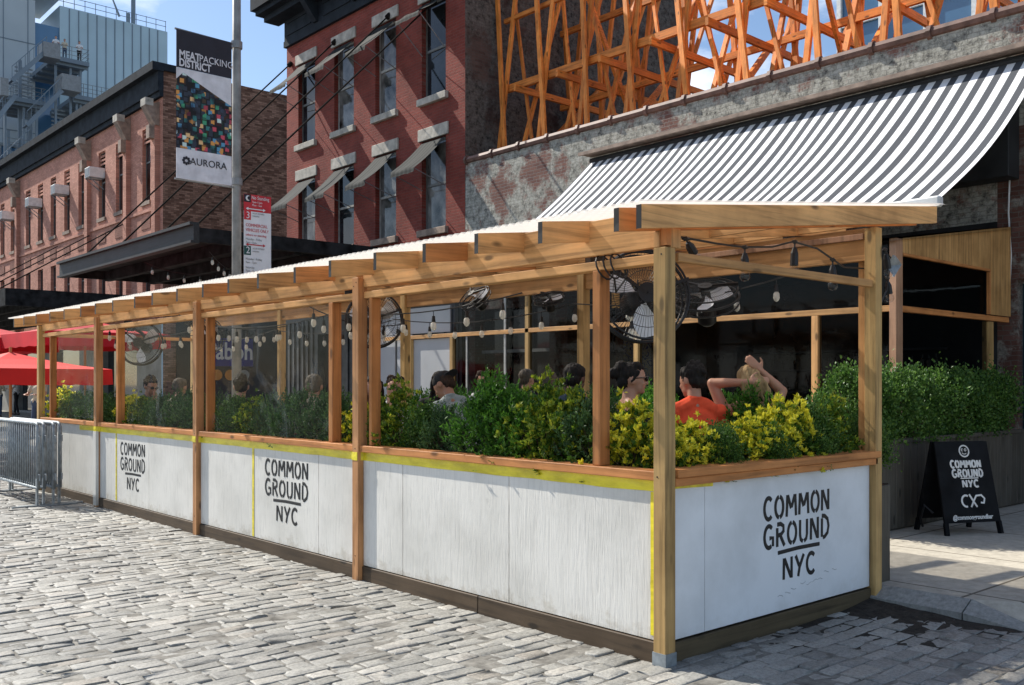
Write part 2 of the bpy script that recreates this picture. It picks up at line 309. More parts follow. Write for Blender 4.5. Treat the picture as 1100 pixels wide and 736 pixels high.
# ------------------------------------------------------------------ mesh helpers
class MB:
    def __init__(s): s.v = []; s.f = []; s.mi = []
    def add(s, vs, fs, mi=0):
        o = len(s.v); s.v += [tuple(v) for v in vs]; s.f += [tuple(i+o for i in f) for f in fs]; s.mi += [mi]*len(fs); return s
    def box(s, x0, x1, y0, y1, z0, z1, mi=0):
        v = [(x, y, z) for z in (z0, z1) for y in (y0, y1) for x in (x0, x1)]
        return s.add(v, [(0, 2, 3, 1), (4, 5, 7, 6), (0, 1, 5, 4), (2, 6, 7, 3), (0, 4, 6, 2), (1, 3, 7, 5)], mi)
    def bar(s, a, b, w, h, up=(0, 0, 1), mi=0):
        a = Vector(a); b = Vector(b); d = (b-a).normalized(); up = Vector(up)
        if abs(d.dot(up)) > .98: up = Vector((1, 0, 0))
        sx = d.cross(up).normalized()*w/2; sz = sx.cross(d).normalized()*h/2
        v = [a-sx-sz, a+sx-sz, a+sx+sz, a-sx+sz, b-sx-sz, b+sx-sz, b+sx+sz, b-sx+sz]
        return s.add(v, [(0, 1, 2, 3), (7, 6, 5, 4), (0, 4, 5, 1), (1, 5, 6, 2), (2, 6, 7, 3), (3, 7, 4, 0)], mi)
    def quad(s, a, b, c, d, mi=0): return s.add([a, b, c, d], [(0, 1, 2, 3)], mi)
    def tube(s, pts, r, n=6, closed=False, mi=0, cap=True, flat=None):
        pts = [Vector(p) for p in pts]; k = len(pts); rs = r if isinstance(r, (list, tuple)) else [r]*k
        rings = []; prev = None
        for i, p in enumerate(pts):
            if closed: d = pts[(i+1) % k]-pts[i-1]
            else: d = pts[min(i+1, k-1)]-pts[max(i-1, 0)]
            d.normalize()
            if prev is None:
                up = Vector((0, 0, 1)) if abs(d.z) < .9 else Vector((1, 0, 0)); a = d.cross(up).normalized()
            else:
                a = prev-d*prev.dot(d)
                a = a.normalized() if a.length > 1e-6 else d.orthogonal().normalized()
            prev = a; c = a.cross(d)
            rings.append([p+(a*math.cos(t)+c*math.sin(t))*rs[i] for t in [2*math.pi*j/n for j in range(n)]])
        v = [q for ring in rings for q in ring]; f = []
        for i in range(k if closed else k-1):
            i2 = (i+1) % k
            for j in range(n): f.append((i*n+j, i2*n+j, i2*n+(j+1) % n, i*n+(j+1) % n))
        if cap and not closed: f += [tuple(range(n)), tuple(reversed(range((k-1)*n, k*n)))]
        return s.add(v, f, mi)
    def sphere(s, c, r, n=10, m=6, rot=None, mi=0):
        c = Vector(c); r = Vector(r) if not isinstance(r, (int, float)) else Vector((r, r, r))
        v = []; 
        for i in range(1, m):
            t = math.pi*i/m
            for j in range(n):
                p = 2*math.pi*j/n; q = Vector((r.x*math.sin(t)*math.cos(p), r.y*math.sin(t)*math.sin(p), r.z*math.cos(t)))
                v.append(c+(rot @ q if rot else q))
        top = len(v); a = Vector((0, 0, r.z)); b = Vector((0, 0, -r.z))
        v += [c+(rot @ a if rot else a), c+(rot @ b if rot else b)]
        f = []
        for i in range(m-2):
            for j in range(n): f.append((i*n+j, (i+1)*n+j, (i+1)*n+(j+1) % n, i*n+(j+1) % n))
        for j in range(n): f.append((top, j, (j+1) % n)); f.append((top+1, (m-2)*n+(j+1) % n, (m-2)*n+j))
        return s.add(v, f, mi)
    def capsule(s, a, ra, b, rb, n=10, mi=0):
        a = Vector(a); b = Vector(b); d = b-a
        if d.length < 1e-6: return s.sphere(a, ra, n)
        d.normalize(); pts = []; rs = []
        for t in (-80, -50, -20): pts.append(a+d*ra*math.sin(R(t))); rs.append(ra*math.cos(R(t)))
        for t in (20, 50, 80): pts.append(b+d*rb*math.sin(R(t))); rs.append(rb*math.cos(R(t)))
        return s.tube(pts, rs, n, mi=mi)
    def cyl(s, c, r, z0, z1, n=16, r2=None, mi=0):
        return s.tube([(c[0], c[1], z0), (c[0], c[1], z1)], [r, r if r2 is None else r2], n, mi=mi)
    def xf(s, m): s.v = [tuple(m @ Vector(v)) for v in s.v]; return s

def tag(o, label=None, cat=None, group=None, kind=None):
    if label: o['label'] = label
    if cat: o['category'] = cat
    if group: o['group'] = group
    if kind: o['kind'] = kind
    return o
def thing(name, label, cat, loc=(0, 0, 0), rz=0, group=None):
    o = bpy.data.objects.new(name, None); COL.objects.link(o); o.empty_display_size = .1
    o.location = loc; o.rotation_euler = (0, 0, rz); return tag(o, label, cat, group)
def build(mb, name, mats, parent=None, world=False, smooth=False, bevel=0, label=None):
    me = bpy.data.meshes.new(name)
    me.from_pydata(mb.v, [], mb.f)
    mats = mats if isinstance(mats, (list, tuple)) else [mats]
    for m in mats: me.materials.append(M[m] if isinstance(m, str) else m)
    if any(mb.mi): me.polygons.foreach_set('material_index', mb.mi)
    bm = bmesh.new(); bm.from_mesh(me); bmesh.ops.recalc_face_normals(bm, faces=bm.faces)
    if bevel: bmesh.ops.bevel(bm, geom=bm.edges[:], offset=bevel, segments=1, affect='EDGES', clamp_overlap=True)
    bm.to_mesh(me); bm.free()
    if smooth: me.polygons.foreach_set('use_smooth', [True]*len(me.polygons))
    if world and parent is not None: me.transform(Matrix.Translation(-parent.location))
    me.update()
    o = bpy.data.objects.new(name, me); COL.objects.link(o)
    if parent is not None: o.parent = parent
    if label: o['label'] = label
    return o
def single(mb, name, mats, label, cat, group=None, smooth=False, bevel=0):
    """one-mesh thing with its origin at its base centre"""
    xs = [v[0] for v in mb.v]; ys = [v[1] for v in mb.v]; zs = [v[2] for v in mb.v]
    c = Vector(((min(xs)+max(xs))/2, (min(ys)+max(ys))/2, min(zs)))
    mb.v = [tuple(Vector(v)-c) for v in mb.v]
    o = build(mb, name, mats, None, smooth=smooth, bevel=bevel); o.location = c; return tag(o, label, cat, group)
def struct(mb, name, mats, smooth=False):
    o = build(mb, name, mats, smooth=smooth); o['kind'] = 'structure'; return o
def dup(root, loc, rz=None, label=None, group=None, scale=None, rename=None):
    def cp(o, par):
        c = o.copy(); COL.objects.link(c); c.parent = par
        for ch in o.children: cp(ch, c)
        return c
    r = cp(root, None); r.location = loc
    if rz is not None: r.rotation_euler[2] = rz
    if scale is not None: r.scale = scale
    if label: r['label'] = label
    if group: r['group'] = group
    return r
def text(s, size, mat, name, parent, mtx, ext=.002, font_w=1.0, align='CENTER', bold=0, shear=0):
    cu = bpy.data.curves.new('t', 'FONT'); cu.body = s; cu.size = size; cu.align_x = align; cu.align_y = 'CENTER'
    cu.extrude = ext; cu.offset = bold; cu.resolution_u = 3; cu.shear = shear
    t = bpy.data.objects.new('t', cu); me = bench(t)
    bpy.data.objects.remove(t); bpy.data.curves.remove(cu)
    me.transform(mtx @ Matrix.Diagonal((font_w, 1, 1, 1)))
    me.materials.clear(); me.materials.append(M[mat]); me.name = name
    o = bpy.data.objects.new(name, me); COL.objects.link(o)
    if parent is not None: o.parent = parent
    return o
def basis(o, x, y):
    """matrix whose local x,y lie along the given world directions, origin o"""
    x = Vector(x).normalized(); y = Vector(y).normalized(); z = x.cross(y)
    return Matrix(((x.x, y.x, z.x, o[0]), (x.y, y.y, z.y, o[1]), (x.z, y.z, z.z, o[2]), (0, 0, 0, 1)))

# ------------------------------------------------------------------ ground
g = MB(); g.quad((-300, -200, -.05), (500, -200, -.05), (500, 700, -.05), (-300, 700, -.05)); struct(g, 'ground', 'asphalt')
g = MB()
nx, ny = 60, 120
base = [(-9.5+11.85*i/nx, -5+30*j/ny, -.0045+.006*noise.noise(Vector((i*.7, j*.7, 0)))) for j in range(ny+1) for i in range(nx+1)]
g.add(base, [(j*(nx+1)+i, j*(nx+1)+i+1, (j+1)*(nx+1)+i+1, (j+1)*(nx+1)+i) for j in range(ny) for i in range(nx)])
struct(g, 'street_bed', 'mortar', True)
def cobbles():
    rng = np.random.RandomState(3); Vs = []; Fs = []; off = 0; y = -5.
    ring = np.array([(-1, -.80), (-.93, -1), (.93, -1), (1, -.80), (1, .80), (.93, 1), (-.93, 1), (-1, .80)])
    while y < 25:
        w = rng.uniform(.098, .130); x = -9.4+rng.uniform(0, .2)
        while x < 2.28:
            l = rng.uniform(.13, .29)
            if x+l > 2.33: l = 2.33-x
            inside = x > .15 and y > .2 and y < 11.9
            if l > .06 and not inside:
                gp = rng.uniform(.003, .0075); hx = l/2-gp; hy = w/2-gp*rng.uniform(.8, 1.3)
                h = rng.normal(0, .0038); tx, ty = rng.normal(0, .016, 2)
                jit = rng.normal(0, .0052, (8, 2)); P = ring*[hx, hy]+jit
                lay = []
                wav = .010*math.sin(x*1.9+y*.15)+.006*math.sin(x*5.1+y*2)
                for sc, z in ((1.02, -.05), (1.0, -.0045), (.965, -.0005), (.80, .0015)):
                    q = P*sc; zz = z+h+q[:, 0]*tx+q[:, 1]*ty+rng.normal(0, .0022, 8)
                    lay.append(np.column_stack([q[:, 0]+x+l/2, q[:, 1]+y+w/2+wav, zz]))
                cz = .002+h+rng.normal(0, .0015)
                Vs += lay+[np.array([[x+l/2, y+w/2+wav, cz]])]
                for a in range(3):
                    for j in range(8): Fs.append((off+a*8+j, off+a*8+(j+1) % 8, off+(a+1)*8+(j+1) % 8, off+(a+1)*8+j))
                for j in range(8): Fs.append((off+24+j, off+24+(j+1) % 8, off+32))
                off += 33
            x += l
        y += w
    V = np.vstack(Vs); me = bpy.data.meshes.new('street'); me.from_pydata(V.tolist(), [], Fs)
    me.materials.append(M['cobble']); me.polygons.foreach_set('use_smooth', [True]*len(me.polygons)); me.update()
    o = bpy.data.objects.new('street', me); COL.objects.link(o); o['kind'] = 'structure'
cobbles()
g = MB(); g.box(2.50, 10.4, -.62, 25, -.04, .12); g.box(2.5, 10.4, -9, -2.6, -.04, .12)
g.add([(2.5, -2.6, .004), (10.4, -2.6, .12), (10.4, -.62, .12), (3.9, -.62, .12), (3.9, -2.6, .12), (2.5, -.62, .12), (2.5, -1.0, .004)], [(0, 4, 3, 5, 6), (4, 1, 2, 3)])
struct(g, 'sidewalk', 'sidewalk')
g = MB()
for y0, y1 in [(-.62+1.8*k, -.62+1.8*(k+1)-.008) for k in range(14)]:
    if y0 > .1: g.box(2.35, 2.497, y0, y1, -.05, .126); continue
    g.add([(2.35, y0, -.05), (2.497, y0, -.05), (2.497, y1, -.05), (2.35, y1, -.05), (2.352, y0, .052), (2.497, y0, .124), (2.497, y1, .124), (2.352, y1, .052)], [(0, 1, 2, 3), (4, 7, 6, 5), (0, 4, 5, 1), (2, 6, 7, 3), (0, 3, 7, 4)])
g.add([(2.35, -1.02, .004), (2.35, -.63, .052), (2.497, -.63, .124), (2.497, -1.02, .012), (2.35, -1.02, -.05), (2.35, -.63, -.05), (2.497, -.63, -.05), (2.497, -1.02, -.05)], [(0, 1, 2, 3), (4, 5, 1, 0), (7, 6, 2, 3)])
g.box(2.35, 2.497, -9, -2.6, -.05, .126)
struct(g, 'kerb', 'kerb')
g = MB(); g.box(2.4, 60, 33.2, 60, -.04, .10); struct(g, 'far_pavement', 'sidewalk')
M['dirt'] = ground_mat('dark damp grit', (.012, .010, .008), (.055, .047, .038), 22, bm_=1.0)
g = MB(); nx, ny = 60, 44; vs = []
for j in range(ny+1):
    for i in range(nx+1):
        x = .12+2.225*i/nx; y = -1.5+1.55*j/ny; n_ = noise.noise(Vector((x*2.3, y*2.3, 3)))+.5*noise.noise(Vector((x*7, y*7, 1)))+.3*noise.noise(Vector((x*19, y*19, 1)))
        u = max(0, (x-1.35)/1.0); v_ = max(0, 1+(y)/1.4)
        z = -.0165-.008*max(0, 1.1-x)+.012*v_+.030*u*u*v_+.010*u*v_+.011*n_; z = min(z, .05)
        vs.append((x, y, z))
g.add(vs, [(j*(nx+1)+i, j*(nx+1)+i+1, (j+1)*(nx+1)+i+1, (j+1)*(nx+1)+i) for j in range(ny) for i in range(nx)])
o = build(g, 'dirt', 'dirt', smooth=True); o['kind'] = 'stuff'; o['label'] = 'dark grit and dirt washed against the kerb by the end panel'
g = MB(); g.box(-12, 2.36, 25.0, 80, -.045, .002); struct(g, 'far_road', 'asphalt')

# ------------------------------------------------------------------ buildings
def facade(X, y0, y1, z0, z1, ops, depth=.25):
    g = MB(); ys = sorted({y0, y1, *[v for o in ops for v in o[:2]]}); zs = sorted({z0, z1, *[v for o in ops for v in o[2:]]})
    for a, b in zip(ys, ys[1:]):
        for c, d in zip(zs, zs[1:]):
            my, mz = (a+b)/2, (c+d)/2
            if any(o[0] < my < o[1] and o[2] < mz < o[3] for o in ops): continue
            g.quad((X, a, c), (X, a, d), (X, b, d), (X, b, c))
    D = X+depth
    for a, b, c, d in ops:
        g.quad((X, a, c), (D, a, c), (D, a, d), (X, a, d)); g.quad((X, b, c), (X, b, d), (D, b, d), (D, b, c))
        g.quad((X, a, d), (D, a, d), (D, b, d), (X, b, d)); g.quad((X, a, c), (X, b, c), (D, b, c), (D, a, c))
    return g
def sash(parent, X, a, b, c, d, fm, pm, split=.5, curt=False):
    fr = MB(); w = .055
    for (p, q, r_, s_) in ((a, a+w, c, d), (b-w, b, c, d), (a+w, b-w, c, c+w), (a+w, b-w, d-w, d)): fr.box(X, X+.06, p, q, r_, s_)
    zm = c+(d-c)*split; fr.box(X-.01, X+.05, a+w, b-w, zm-.03, zm+.03)
    f = build(fr, 'window', fm, parent, world=True)
    p = MB(); p.box(X+.02, X+.035, a+w, b-w, c+w, zm-.03); p.box(X+.012, X+.028, a+w, b-w, zm+.03, d-w)
    build(p, 'pane', pm, f).data.transform(Matrix.Translation(-parent.location))
    return f

# painted red brick building
rb = thing('brick_building', 'dark red painted brick building with eight shaded windows and a heavy grey cornice', 'building', (14, 18.6, 0))
Y0, Y1 = 14.27, 22.9
wins = [(15.02, 16.0), (17.12, 18.08), (19.14, 20.16), (21.22, 22.2)]
ops = [(a, b, 8.66, 11.05) for a, b in wins]+[(a, b, 5.40, 7.62) for a, b in wins]
build(facade(10, Y0, Y1, 4.0, 13.4, ops), 'front_wall', 'redbrick', rb, True)
g = MB(); g.quad((10, Y0, 0), (18, Y0, 0), (18, Y0, 13.2), (10, Y0, 13.2)); g.quad((18, Y0, 0), (18, Y1, 0), (18, Y1, 12.6), (18, Y0, 12.6))
g.quad((10, Y1, 0), (10, Y1, 13.4), (18, Y1, 13.2), (18, Y1, 0)); build(g, 'side_wall', 'party', rb, True)
g = MB(); g.quad((10, Y0, 13.25), (18, Y0, 12.9), (18, Y1, 12.9), (10, Y1, 13.25)); build(g, 'roof', 'dark', rb, True)
g = MB(); g.box(10.28, 10.34, Y0+.05, Y1-.05, 4.2, 12); build(g, 'room_backing', 'void', rb, True)
for i, (a, b, c, d) in enumerate(ops):
    f = sash(rb, 10.13, a, b, c, d, 'frameg' if i in (0, 4, 3) else 'framew', 'curtain' if i % 3 else 'pane')
    g = MB(); g.box(9.955, 10.03, a-.12, b+.12, d, d+.30); build(g, 'lintel', 'stone', rb, True, bevel=.01)
    g = MB(); g.box(9.90, 10.10, a-.10, b+.10, c-.17, c); build(g, 'sill', 'stone' if i < 4 else 'stoneb', rb, True, bevel=.01)
    # drop arm hood
    g = MB(); n = 8; x0, z0, x1, z1 = 9.99, d-.05, 9.06, d-.92
    if i == 0: x1, z1 = 9.2, d-.62
    vs = []
    for s in range(n+1):
        t = s/n
        for j in range(9):
            u = j/8; sag = .045*math.sin(math.pi*t)+.02*math.sin(9*u+i*2)*t
            vs.append((x0+(x1-x0)*t, a+.01+(b-a-.02)*u, z0+(z1-z0)*t-sag))
    for s in range(2):
        for j in range(9): vs.append((x1-.01*s, a+.01+(b-a-.02)*j/8, z1-.06*(s+1)-.01*math.sin(j*2+i)*s))
    g.add(vs, [(s*9+j, s*9+j+1, (s+1)*9+j+1, (s+1)*9+j) for s in range(n+2) for j in range(8)])
    hood = build(g, 'window_hood', 'hood', rb, True, smooth=True)
    g = MB()
    for y in (a+.03, b-.03): g.tube([(10.0, y, c+(d-c)*.45), (x1+.02, y, z1-.02)], .012, 5)
    g.tube([(x1+.02, a+.03, z1-.02), (x1+.02, b-.03, z1-.02)], .012, 5); build(g, 'hood_frame', 'galvm', hood).data.transform(Matrix.Translation(-rb.location))
g = MB()
g.box(9.90, 9.998, Y0, Y1+.02, 11.74, 11.92); g.box(9.93, 9.997, Y0, Y1+.02, 11.92, 12.55); g.box(9.5, 9.996, Y0, Y1+.5, 12.55, 12.72)
g.box(9.28, 9.995, Y0-.02, Y1+.62, 12.72, 12.86); g.box(9.16, 9.995, Y0-.03, Y1+.72, 12.86, 13.35)
y = Y0+.25
while y < Y1+.1:
    g.add([(9.93, y, 12.0), (9.93, y+.22, 12.0), (9.86, y, 12.0), (9.86, y+.22, 12.0), (9.42, y, 12.55), (9.42, y+.22, 12.55), (9.93, y, 12.55), (9.93, y+.22, 12.55)],
          [(0, 1, 3, 2), (2, 3, 5, 4), (4, 5, 7, 6), (0, 2, 4, 6), (1, 7, 5, 3), (0, 6, 7, 1)])
    g.box(9.90, 9.93, y+.42, y+1.85, 12.06, 12.10); g.box(9.90, 9.93, y+.42, y+1.85, 12.42, 12.46); y += 2.13
build(g, 'cornice', 'cornice', rb, True)
# ground floor of the red building: charcoal boards, shutters, a doorway
g = facade(9.9, Y0, Y1, .12, 4.0, [(15.2, 16.5, .12, 3.0), (19.6, 20.9, .12, 3.0)], .3)
y = Y0+.1
while y < Y1:
    if not (15.0 < y < 16.6 or 19.4 < y < 21): g.box(9.86, 9.9, y, y+.09, .5, 3.4)
    y += .27
build(g, 'shopfront', 'charcoal', rb, True)
g = MB(); g.box(10.12, 10.16, 15.2, 16.5, .12, 3); g.box(10.12, 10.16, 19.6, 20.9, .12, 3); build(g, 'door', 'dark', rb, True)

# steel canopy hung from the red building by rods
cp = thing('steel_canopy', 'black steel canopy with deep fascia hung on rods from the red brick building', 'canopy', (6.9, 19.5, 4.3))
g = MB(); g.box(3.78, 3.9, 15.2, 23.85, 4.42, 4.84); g.box(3.70, 3.78, 15.2, 23.85, 4.78, 4.84); g.box(3.72, 3.78, 15.2, 23.85, 4.42, 4.47)
build(g, 'front_fascia', 'fascia', cp, True)
for y0 in (15.2, 23.7): g = MB(); g.box(3.9, 9.88, y0, y0+.12, 4.45, 4.74); build(g, 'end_fascia', 'iron', cp, True)
for x in (4.9, 6.1, 7.3, 8.5): g = MB(); g.box(x, x+.16, 15.33, 23.69, 4.40, 4.66); build(g, 'joist', 'iron', cp, True)
g = MB(); g.box(3.91, 9.87, 15.33, 23.69, 4.67, 4.72); build(g, 'deck', 'iron', cp, True)
for y, z in ((15.45, 10.97), (17.39, 11.19), (20.06, 11.22), (22.6, 11.23)):
    g = MB(); g.tube([(9.99, y, z), (3.95, y, 4.82)], .022, 5); g.tube([(9.9, y, z-.1), (9.99, y, z)], .07, 8); build(g, 'hanging_rod', 'cable', cp, True)

# long orange brick building beyond the cross street
lb = thing('brick_warehouse', 'long orange brick building with a dark cornice, pilasters and window air conditioners', 'building', (14, 46, 0))
Y0, Y1 = 32.5, 60.
ys = [(33.74, 34.56), (36.68, 37.5), (38.76, 39.6), (41.5, 42.3), (43.52, 44.34), (45.6, 46.44), (47.68, 48.56), (49.82, 50.66), (52.74, 53.56), (54.8, 55.6), (57.2, 58.0)]
ops = [(a, b, 8.7, 11.55) for a, b in ys]+[(a, b, 5.0, 7.28) for a, b in ys]
build(facade(10, Y0, Y1, 3.9, 13.5, ops), 'front_wall', 'orgbrick', lb, True)
g = MB(); g.quad((10, Y0, 0), (25, Y0, 0), (25, Y0, 13.5), (10, Y0, 13.5)); build(g, 'side_wall', 'brnbrick', lb, True)
g = MB(); g.box(10.5, 25, Y0-.12, Y0-.004, 0, 4.4); build(g, 'dark_side_cladding', 'dark', lb, True)  # dark cladding added, standing in for scaffold and canopy shade on this wall
for x in range(11, 25, 2): g = MB(); g.box(x, x+.12, Y0-.2, Y0-.121, .1, 4.0); build(g, 'cladding_post', 'charcoal', lb, True)  # posts added along the dark cladding
g = MB(); g.quad((10, Y0, 13.4), (25, Y0, 13.4), (25, Y1, 13.4), (10, Y1, 13.4)); build(g, 'roof', 'dark', lb, True)
g = MB(); g.box(10.28, 10.33, Y0+.05, Y1, 4.2, 12.2); build(g, 'room_backing', 'void', lb, True)
for i, (a, b, c, d) in enumerate(ops):
    sash(lb, 10.14, a, b, c, d, 'frameg', 'pane', .55)
    g = MB(); g.box(9.93, 10.08, a-.08, b+.08, c-.15, c); build(g, 'sill', 'stoneb', lb, True)
    if i < 11:
        g = MB()
        for k in range(4): g.box(10.06, 10.10, a, b, 11.0+.17*k, 11.08+.17*k)
        build(g, 'louvre', 'orgbrick', lb, True)
for y in (33.0, 36.0, 40.75, 51.9, 57.0):
    g = MB(); g.box(9.82, 9.998, y-.16, y+.2, 3.9, 11.4); build(g, 'pilaster', 'orgbrick', lb, True)
    g = MB(); g.add([(9.82, y-.2, 11.4), (9.82, y+.24, 11.4), (9.998, y-.2, 11.4), (9.998, y+.24, 11.4), (9.45, y-.2, 12.1), (9.45, y+.24, 12.1), (9.998, y-.2, 12.3), (9.998, y+.24, 12.3)],
        [(0, 1, 3, 2), (0, 4, 5, 1), (4, 6, 7, 5), (0, 2, 6, 4), (1, 5, 7, 3)]); g.box(9.62, 9.997, y-.14, y+.18, 10.9, 11.4); build(g, 'bracket', 'stoneb', lb, True)
    g = MB(); g.box(9.44, 9.75, y-.22, y+.26, 12.1, 12.38); build(g, 'bracket_cap', 'stone', lb, True)
g = MB(); g.box(9.94, 9.997, Y0, Y1, 8.25, 8.38); build(g, 'string_course', 'orgbrick', lb, True)
for (a, b) in ys: g = MB(); g.box(9.975, 9.996, a-.05, b+.05, 7.62, 8.05); build(g, 'brick_panel', 'brickdark', lb, True)
g = MB(); g.box(9.86, 9.996, Y0-.06, Y1, 12.42, 12.62); g.box(9.78, 9.995, Y0-.08, Y1, 12.62, 13.35); g.box(9.55, 9.994, Y0-.14, Y1, 13.35, 13.66); g.box(9.99, 10.5, Y0-.14, Y0-.001, 13.40, 13.66)
build(g, 'cornice', 'cornice', lb, True)
g = facade(9.95, Y0, Y1, 0, 3.9, [(35, 39, .2, 3.2), (42, 46, .2, 3.2), (48.5, 52, .2, 3.2)], .3); build(g, 'ground_floor', 'stucco', lb, True)
g = MB(); g.box(10.2, 10.25, 34.9, 52.1, .1, 3.3); build(g, 'shop_glass', 'pane', lb, True)
for y in (39.2, 44.0, 48.2, 53.2):
    ac = thing('air_conditioner', 'x', 'air conditioner', (9.7, y, 10.25), group='air conditioners in the warehouse windows')
    g = MB(); g.box(-.32, .34, -.30, .30, .12, .55); build(g, 'casing', 'whitepaint', ac, bevel=.02)
    g = MB(); g.box(-.328, -.321, -.25, .25, .17, .50); build(g, 'grille', 'galvm', ac)
    for q in (-.24, .24): g = MB(); g.bar((-.3, q, .1), (.3, q, .1), .03, .03); g.bar((-.3, q, .1), (.3, q, -.35), .03, .03); build(g, 'bracket', 'galv', ac)
    ac['label'] = {39.2: 'white boxed air conditioner nearest the corner of the orange brick building', 44.0: 'second air conditioner from the corner of the orange brick building',
                   48.2: 'third air conditioner from the corner of the orange brick building', 53.2: 'farthest air conditioner of the orange brick building, at the photo edge'}[y]
cp2 = thing('steel_canopy', 'farther low black canopy in front of the orange brick building at far left', 'canopy', (7.4, 41, 4.2))
g = MB(); g.box(4.7, 4.85, 33, 58, 4.3, 4.9); g.box(4.85, 9.9, 33, 33.15, 4.3, 4.9); build(g, 'fascia', 'iron', cp2, True)
for x in (5.6, 6.7, 7.8, 8.9): g = MB(); g.box(x, x+.2, 33.16, 58, 4.28, 4.6); build(g, 'joist', 'iron', cp2, True)
g = MB(); g.box(4.86, 9.9, 33.16, 58, 4.61, 4.7); build(g, 'deck', 'iron', cp2, True)
for y in (36.2, 40.5, 45): g = MB(); g.tube([(9.9, y, 8.1), (4.9, y, 4.9)], .025, 5); build(g, 'hanging_rod', 'cable', cp2, True)

# low whitewashed brick wall with the striped awning
WALLTOP = 6.80
wb = thing('whitewashed_brick_wall', 'worn whitewashed brick front wall with a clay tile coping, behind the striped awning', 'wall', (10.2, 4, 0))
ops = [(4.3, 7.5, .3, 3.3), (9.5, 10.85, .6, 3.3), (11.4, 13.9, .6, 3.3)]
build(facade(10, 3.95, 8.3, .12, 3.9, ops[:1], .35), 'ground_floor_wall', 'dark', wb, True); build(facade(10, 8.3, 14.26, .12, 3.9, ops[1:], .35), 'ground_floor_wall', 'pier', wb, True)
g = MB(); g.quad((10, 2.2, 3.9), (10, 2.2, WALLTOP), (10, 14.26, WALLTOP), (10, 14.26, 3.9)); g.quad((10.4, 2.2, .1), (10.4, 14.26, .1), (10.4, 14.26, WALLTOP), (10.4, 2.2, WALLTOP))
g.quad((10, -6, 5.2), (10, -6, WALLTOP), (10, 2.2, WALLTOP), (10, 2.2, 5.2)); g.quad((10, -6, WALLTOP), (10.4, -6, WALLTOP), (10.4, 14.26, WALLTOP), (10, 14.26, WALLTOP))
build(g, 'upper_wall', 'white_brick', wb, True)
build(facade(10, -6, 2.2, .12, 5.2, [(.1, 1.93, .15, 3.05)], .35), 'brown_wall', 'pier', wb, True)
g = MB(); g.box(10, 10.35, 2.2, 3.95, .12, 3.9); build(g, 'pier', 'dark', wb, True)
g = MB(); y = -6.
while y < 14.2:
    y2 = min(y+.92, 14.25); g.tube([(10.02, y, WALLTOP+.05), (10.02, y2, WALLTOP+.05)], .085, 8); g.tube([(10.02, y2-.07, WALLTOP+.05), (10.02, y2, WALLTOP+.05)], .115, 8); y += .92
g.box(10.0, 10.42, -6, 14.25, WALLTOP+.002, WALLTOP+.06); build(g, 'coping', 'coping', wb, True, smooth=False)
g = MB(); g.box(10.3, 10.36, 2.6, 7.6, .2, 3.4); g.box(10.3, 10.36, 9.4, 14.1, .5, 3.4); build(g, 'window_glass', 'pane', wb, True)
g = MB()
for y in (9.95, 12.2, 13.0): g.box(10.2, 10.28, y, y+.07, .6, 3.3)
g.box(10.2, 10.28, 11.4, 13.9, 2.3, 2.37); build(g, 'window_frame', 'framew', wb, True)
dr = MB(); dr.box(10.1, 10.16, .13, 1.9, .16, 3.0); door = build(dr, 'door', 'tealdoor', wb, True)
g = MB(); g.box(10.05, 10.1, 1.6, 1.72, 1.25, 1.75); build(g, 'handle', 'galvm', door).data.transform(Matrix.Translation(-wb.location))
g = MB(); g.box(9.7, 10, -.2, 2.1, .12, .28); build(g, 'doorstep', 'stoneb', wb, True, bevel=.01)
g = MB(); g.box(9.62, 9.99, 1.9, 2.9, 4.45, 5.55); tag(single(g, 'metal_box', 'dark', 'dark brown metal equipment box on the wall below the awning end', 'equipment box', bevel=.01))
g = MB(); g.tube([(9.96, 2.02, 4.45), (9.95, 2.03, 4.0), (9.96, 2.0, 3.4), (9.96, 2.02, 2.9)], .012, 6); single(g, 'conduit', 'whitepaint', 'thin pale cable hanging below the brown wall box', 'cable')
g = MB(); g.box(9.90, 9.94, 8.5, 9.2, .5, 2.45)
def graffiti():
    m, nt, N, L, b = mat_new('blue and yellow scrawl'); setp(b, .6)
    v = noise_n(N, 6, 6, .7); v.inputs['Distortion'].default_value = 3; L.new(vec(N, L), v.inputs['Vector'])
    r = ramp(N, [(.30, (.02, .05, .35)), (.42, (.02, .03, .1)), (.5, (.5, .5, .45)), (.56, (.5, .38, .05)), (.64, (.02, .08, .4))]); L.new(v.outputs[0], r.inputs[0]); L.new(r.outputs[0], b.inputs['Base Color']); return m
M['graffiti'] = graffiti(); single(g, 'painted_board', 'graffiti', 'blue and yellow graffiti covered board on the brick wall', 'board')

# striped awning
aw = thing('striped_awning', 'large grey and white striped awning sloping from the whitewashed wall', 'awning', (8.3, 5.8, 3.6))
AY0, AY1 = 1.49, 10.05
g = MB(); n = 14; vs = []
for i in range(n+1):
    t = i/n
    for j in range(41):
        s = j/40; vs.append((9.93-3.30*t, AY0+(AY1-AY0)*s, 6.13-2.44*t-.20*math.sin(math.pi*t)*(1+.16*math.sin(s*19)+.07*math.sin(s*47+t*3))))
g.add(vs, [(i*41+j, i*41+j+1, (i+1)*41+j+1, (i+1)*41+j) for i in range(n) for j in range(40)])
build(g, 'canvas', 'stripes', aw, True, smooth=True)
g = MB(); g.box(6.54, 6.66, AY0-.04, AY1+.04, 3.60, 3.72); build(g, 'front_bar', 'whitepaint', aw, True, bevel=.02)
g = MB(); g.box(9.62, 9.99, AY0-.05, AY1+.1, 6.20, 6.235); g.box(9.60, 9.64, AY0-.05, AY1+.1, 6.17, 6.235); build(g, 'cover_strip', 'stoneb', aw, True)
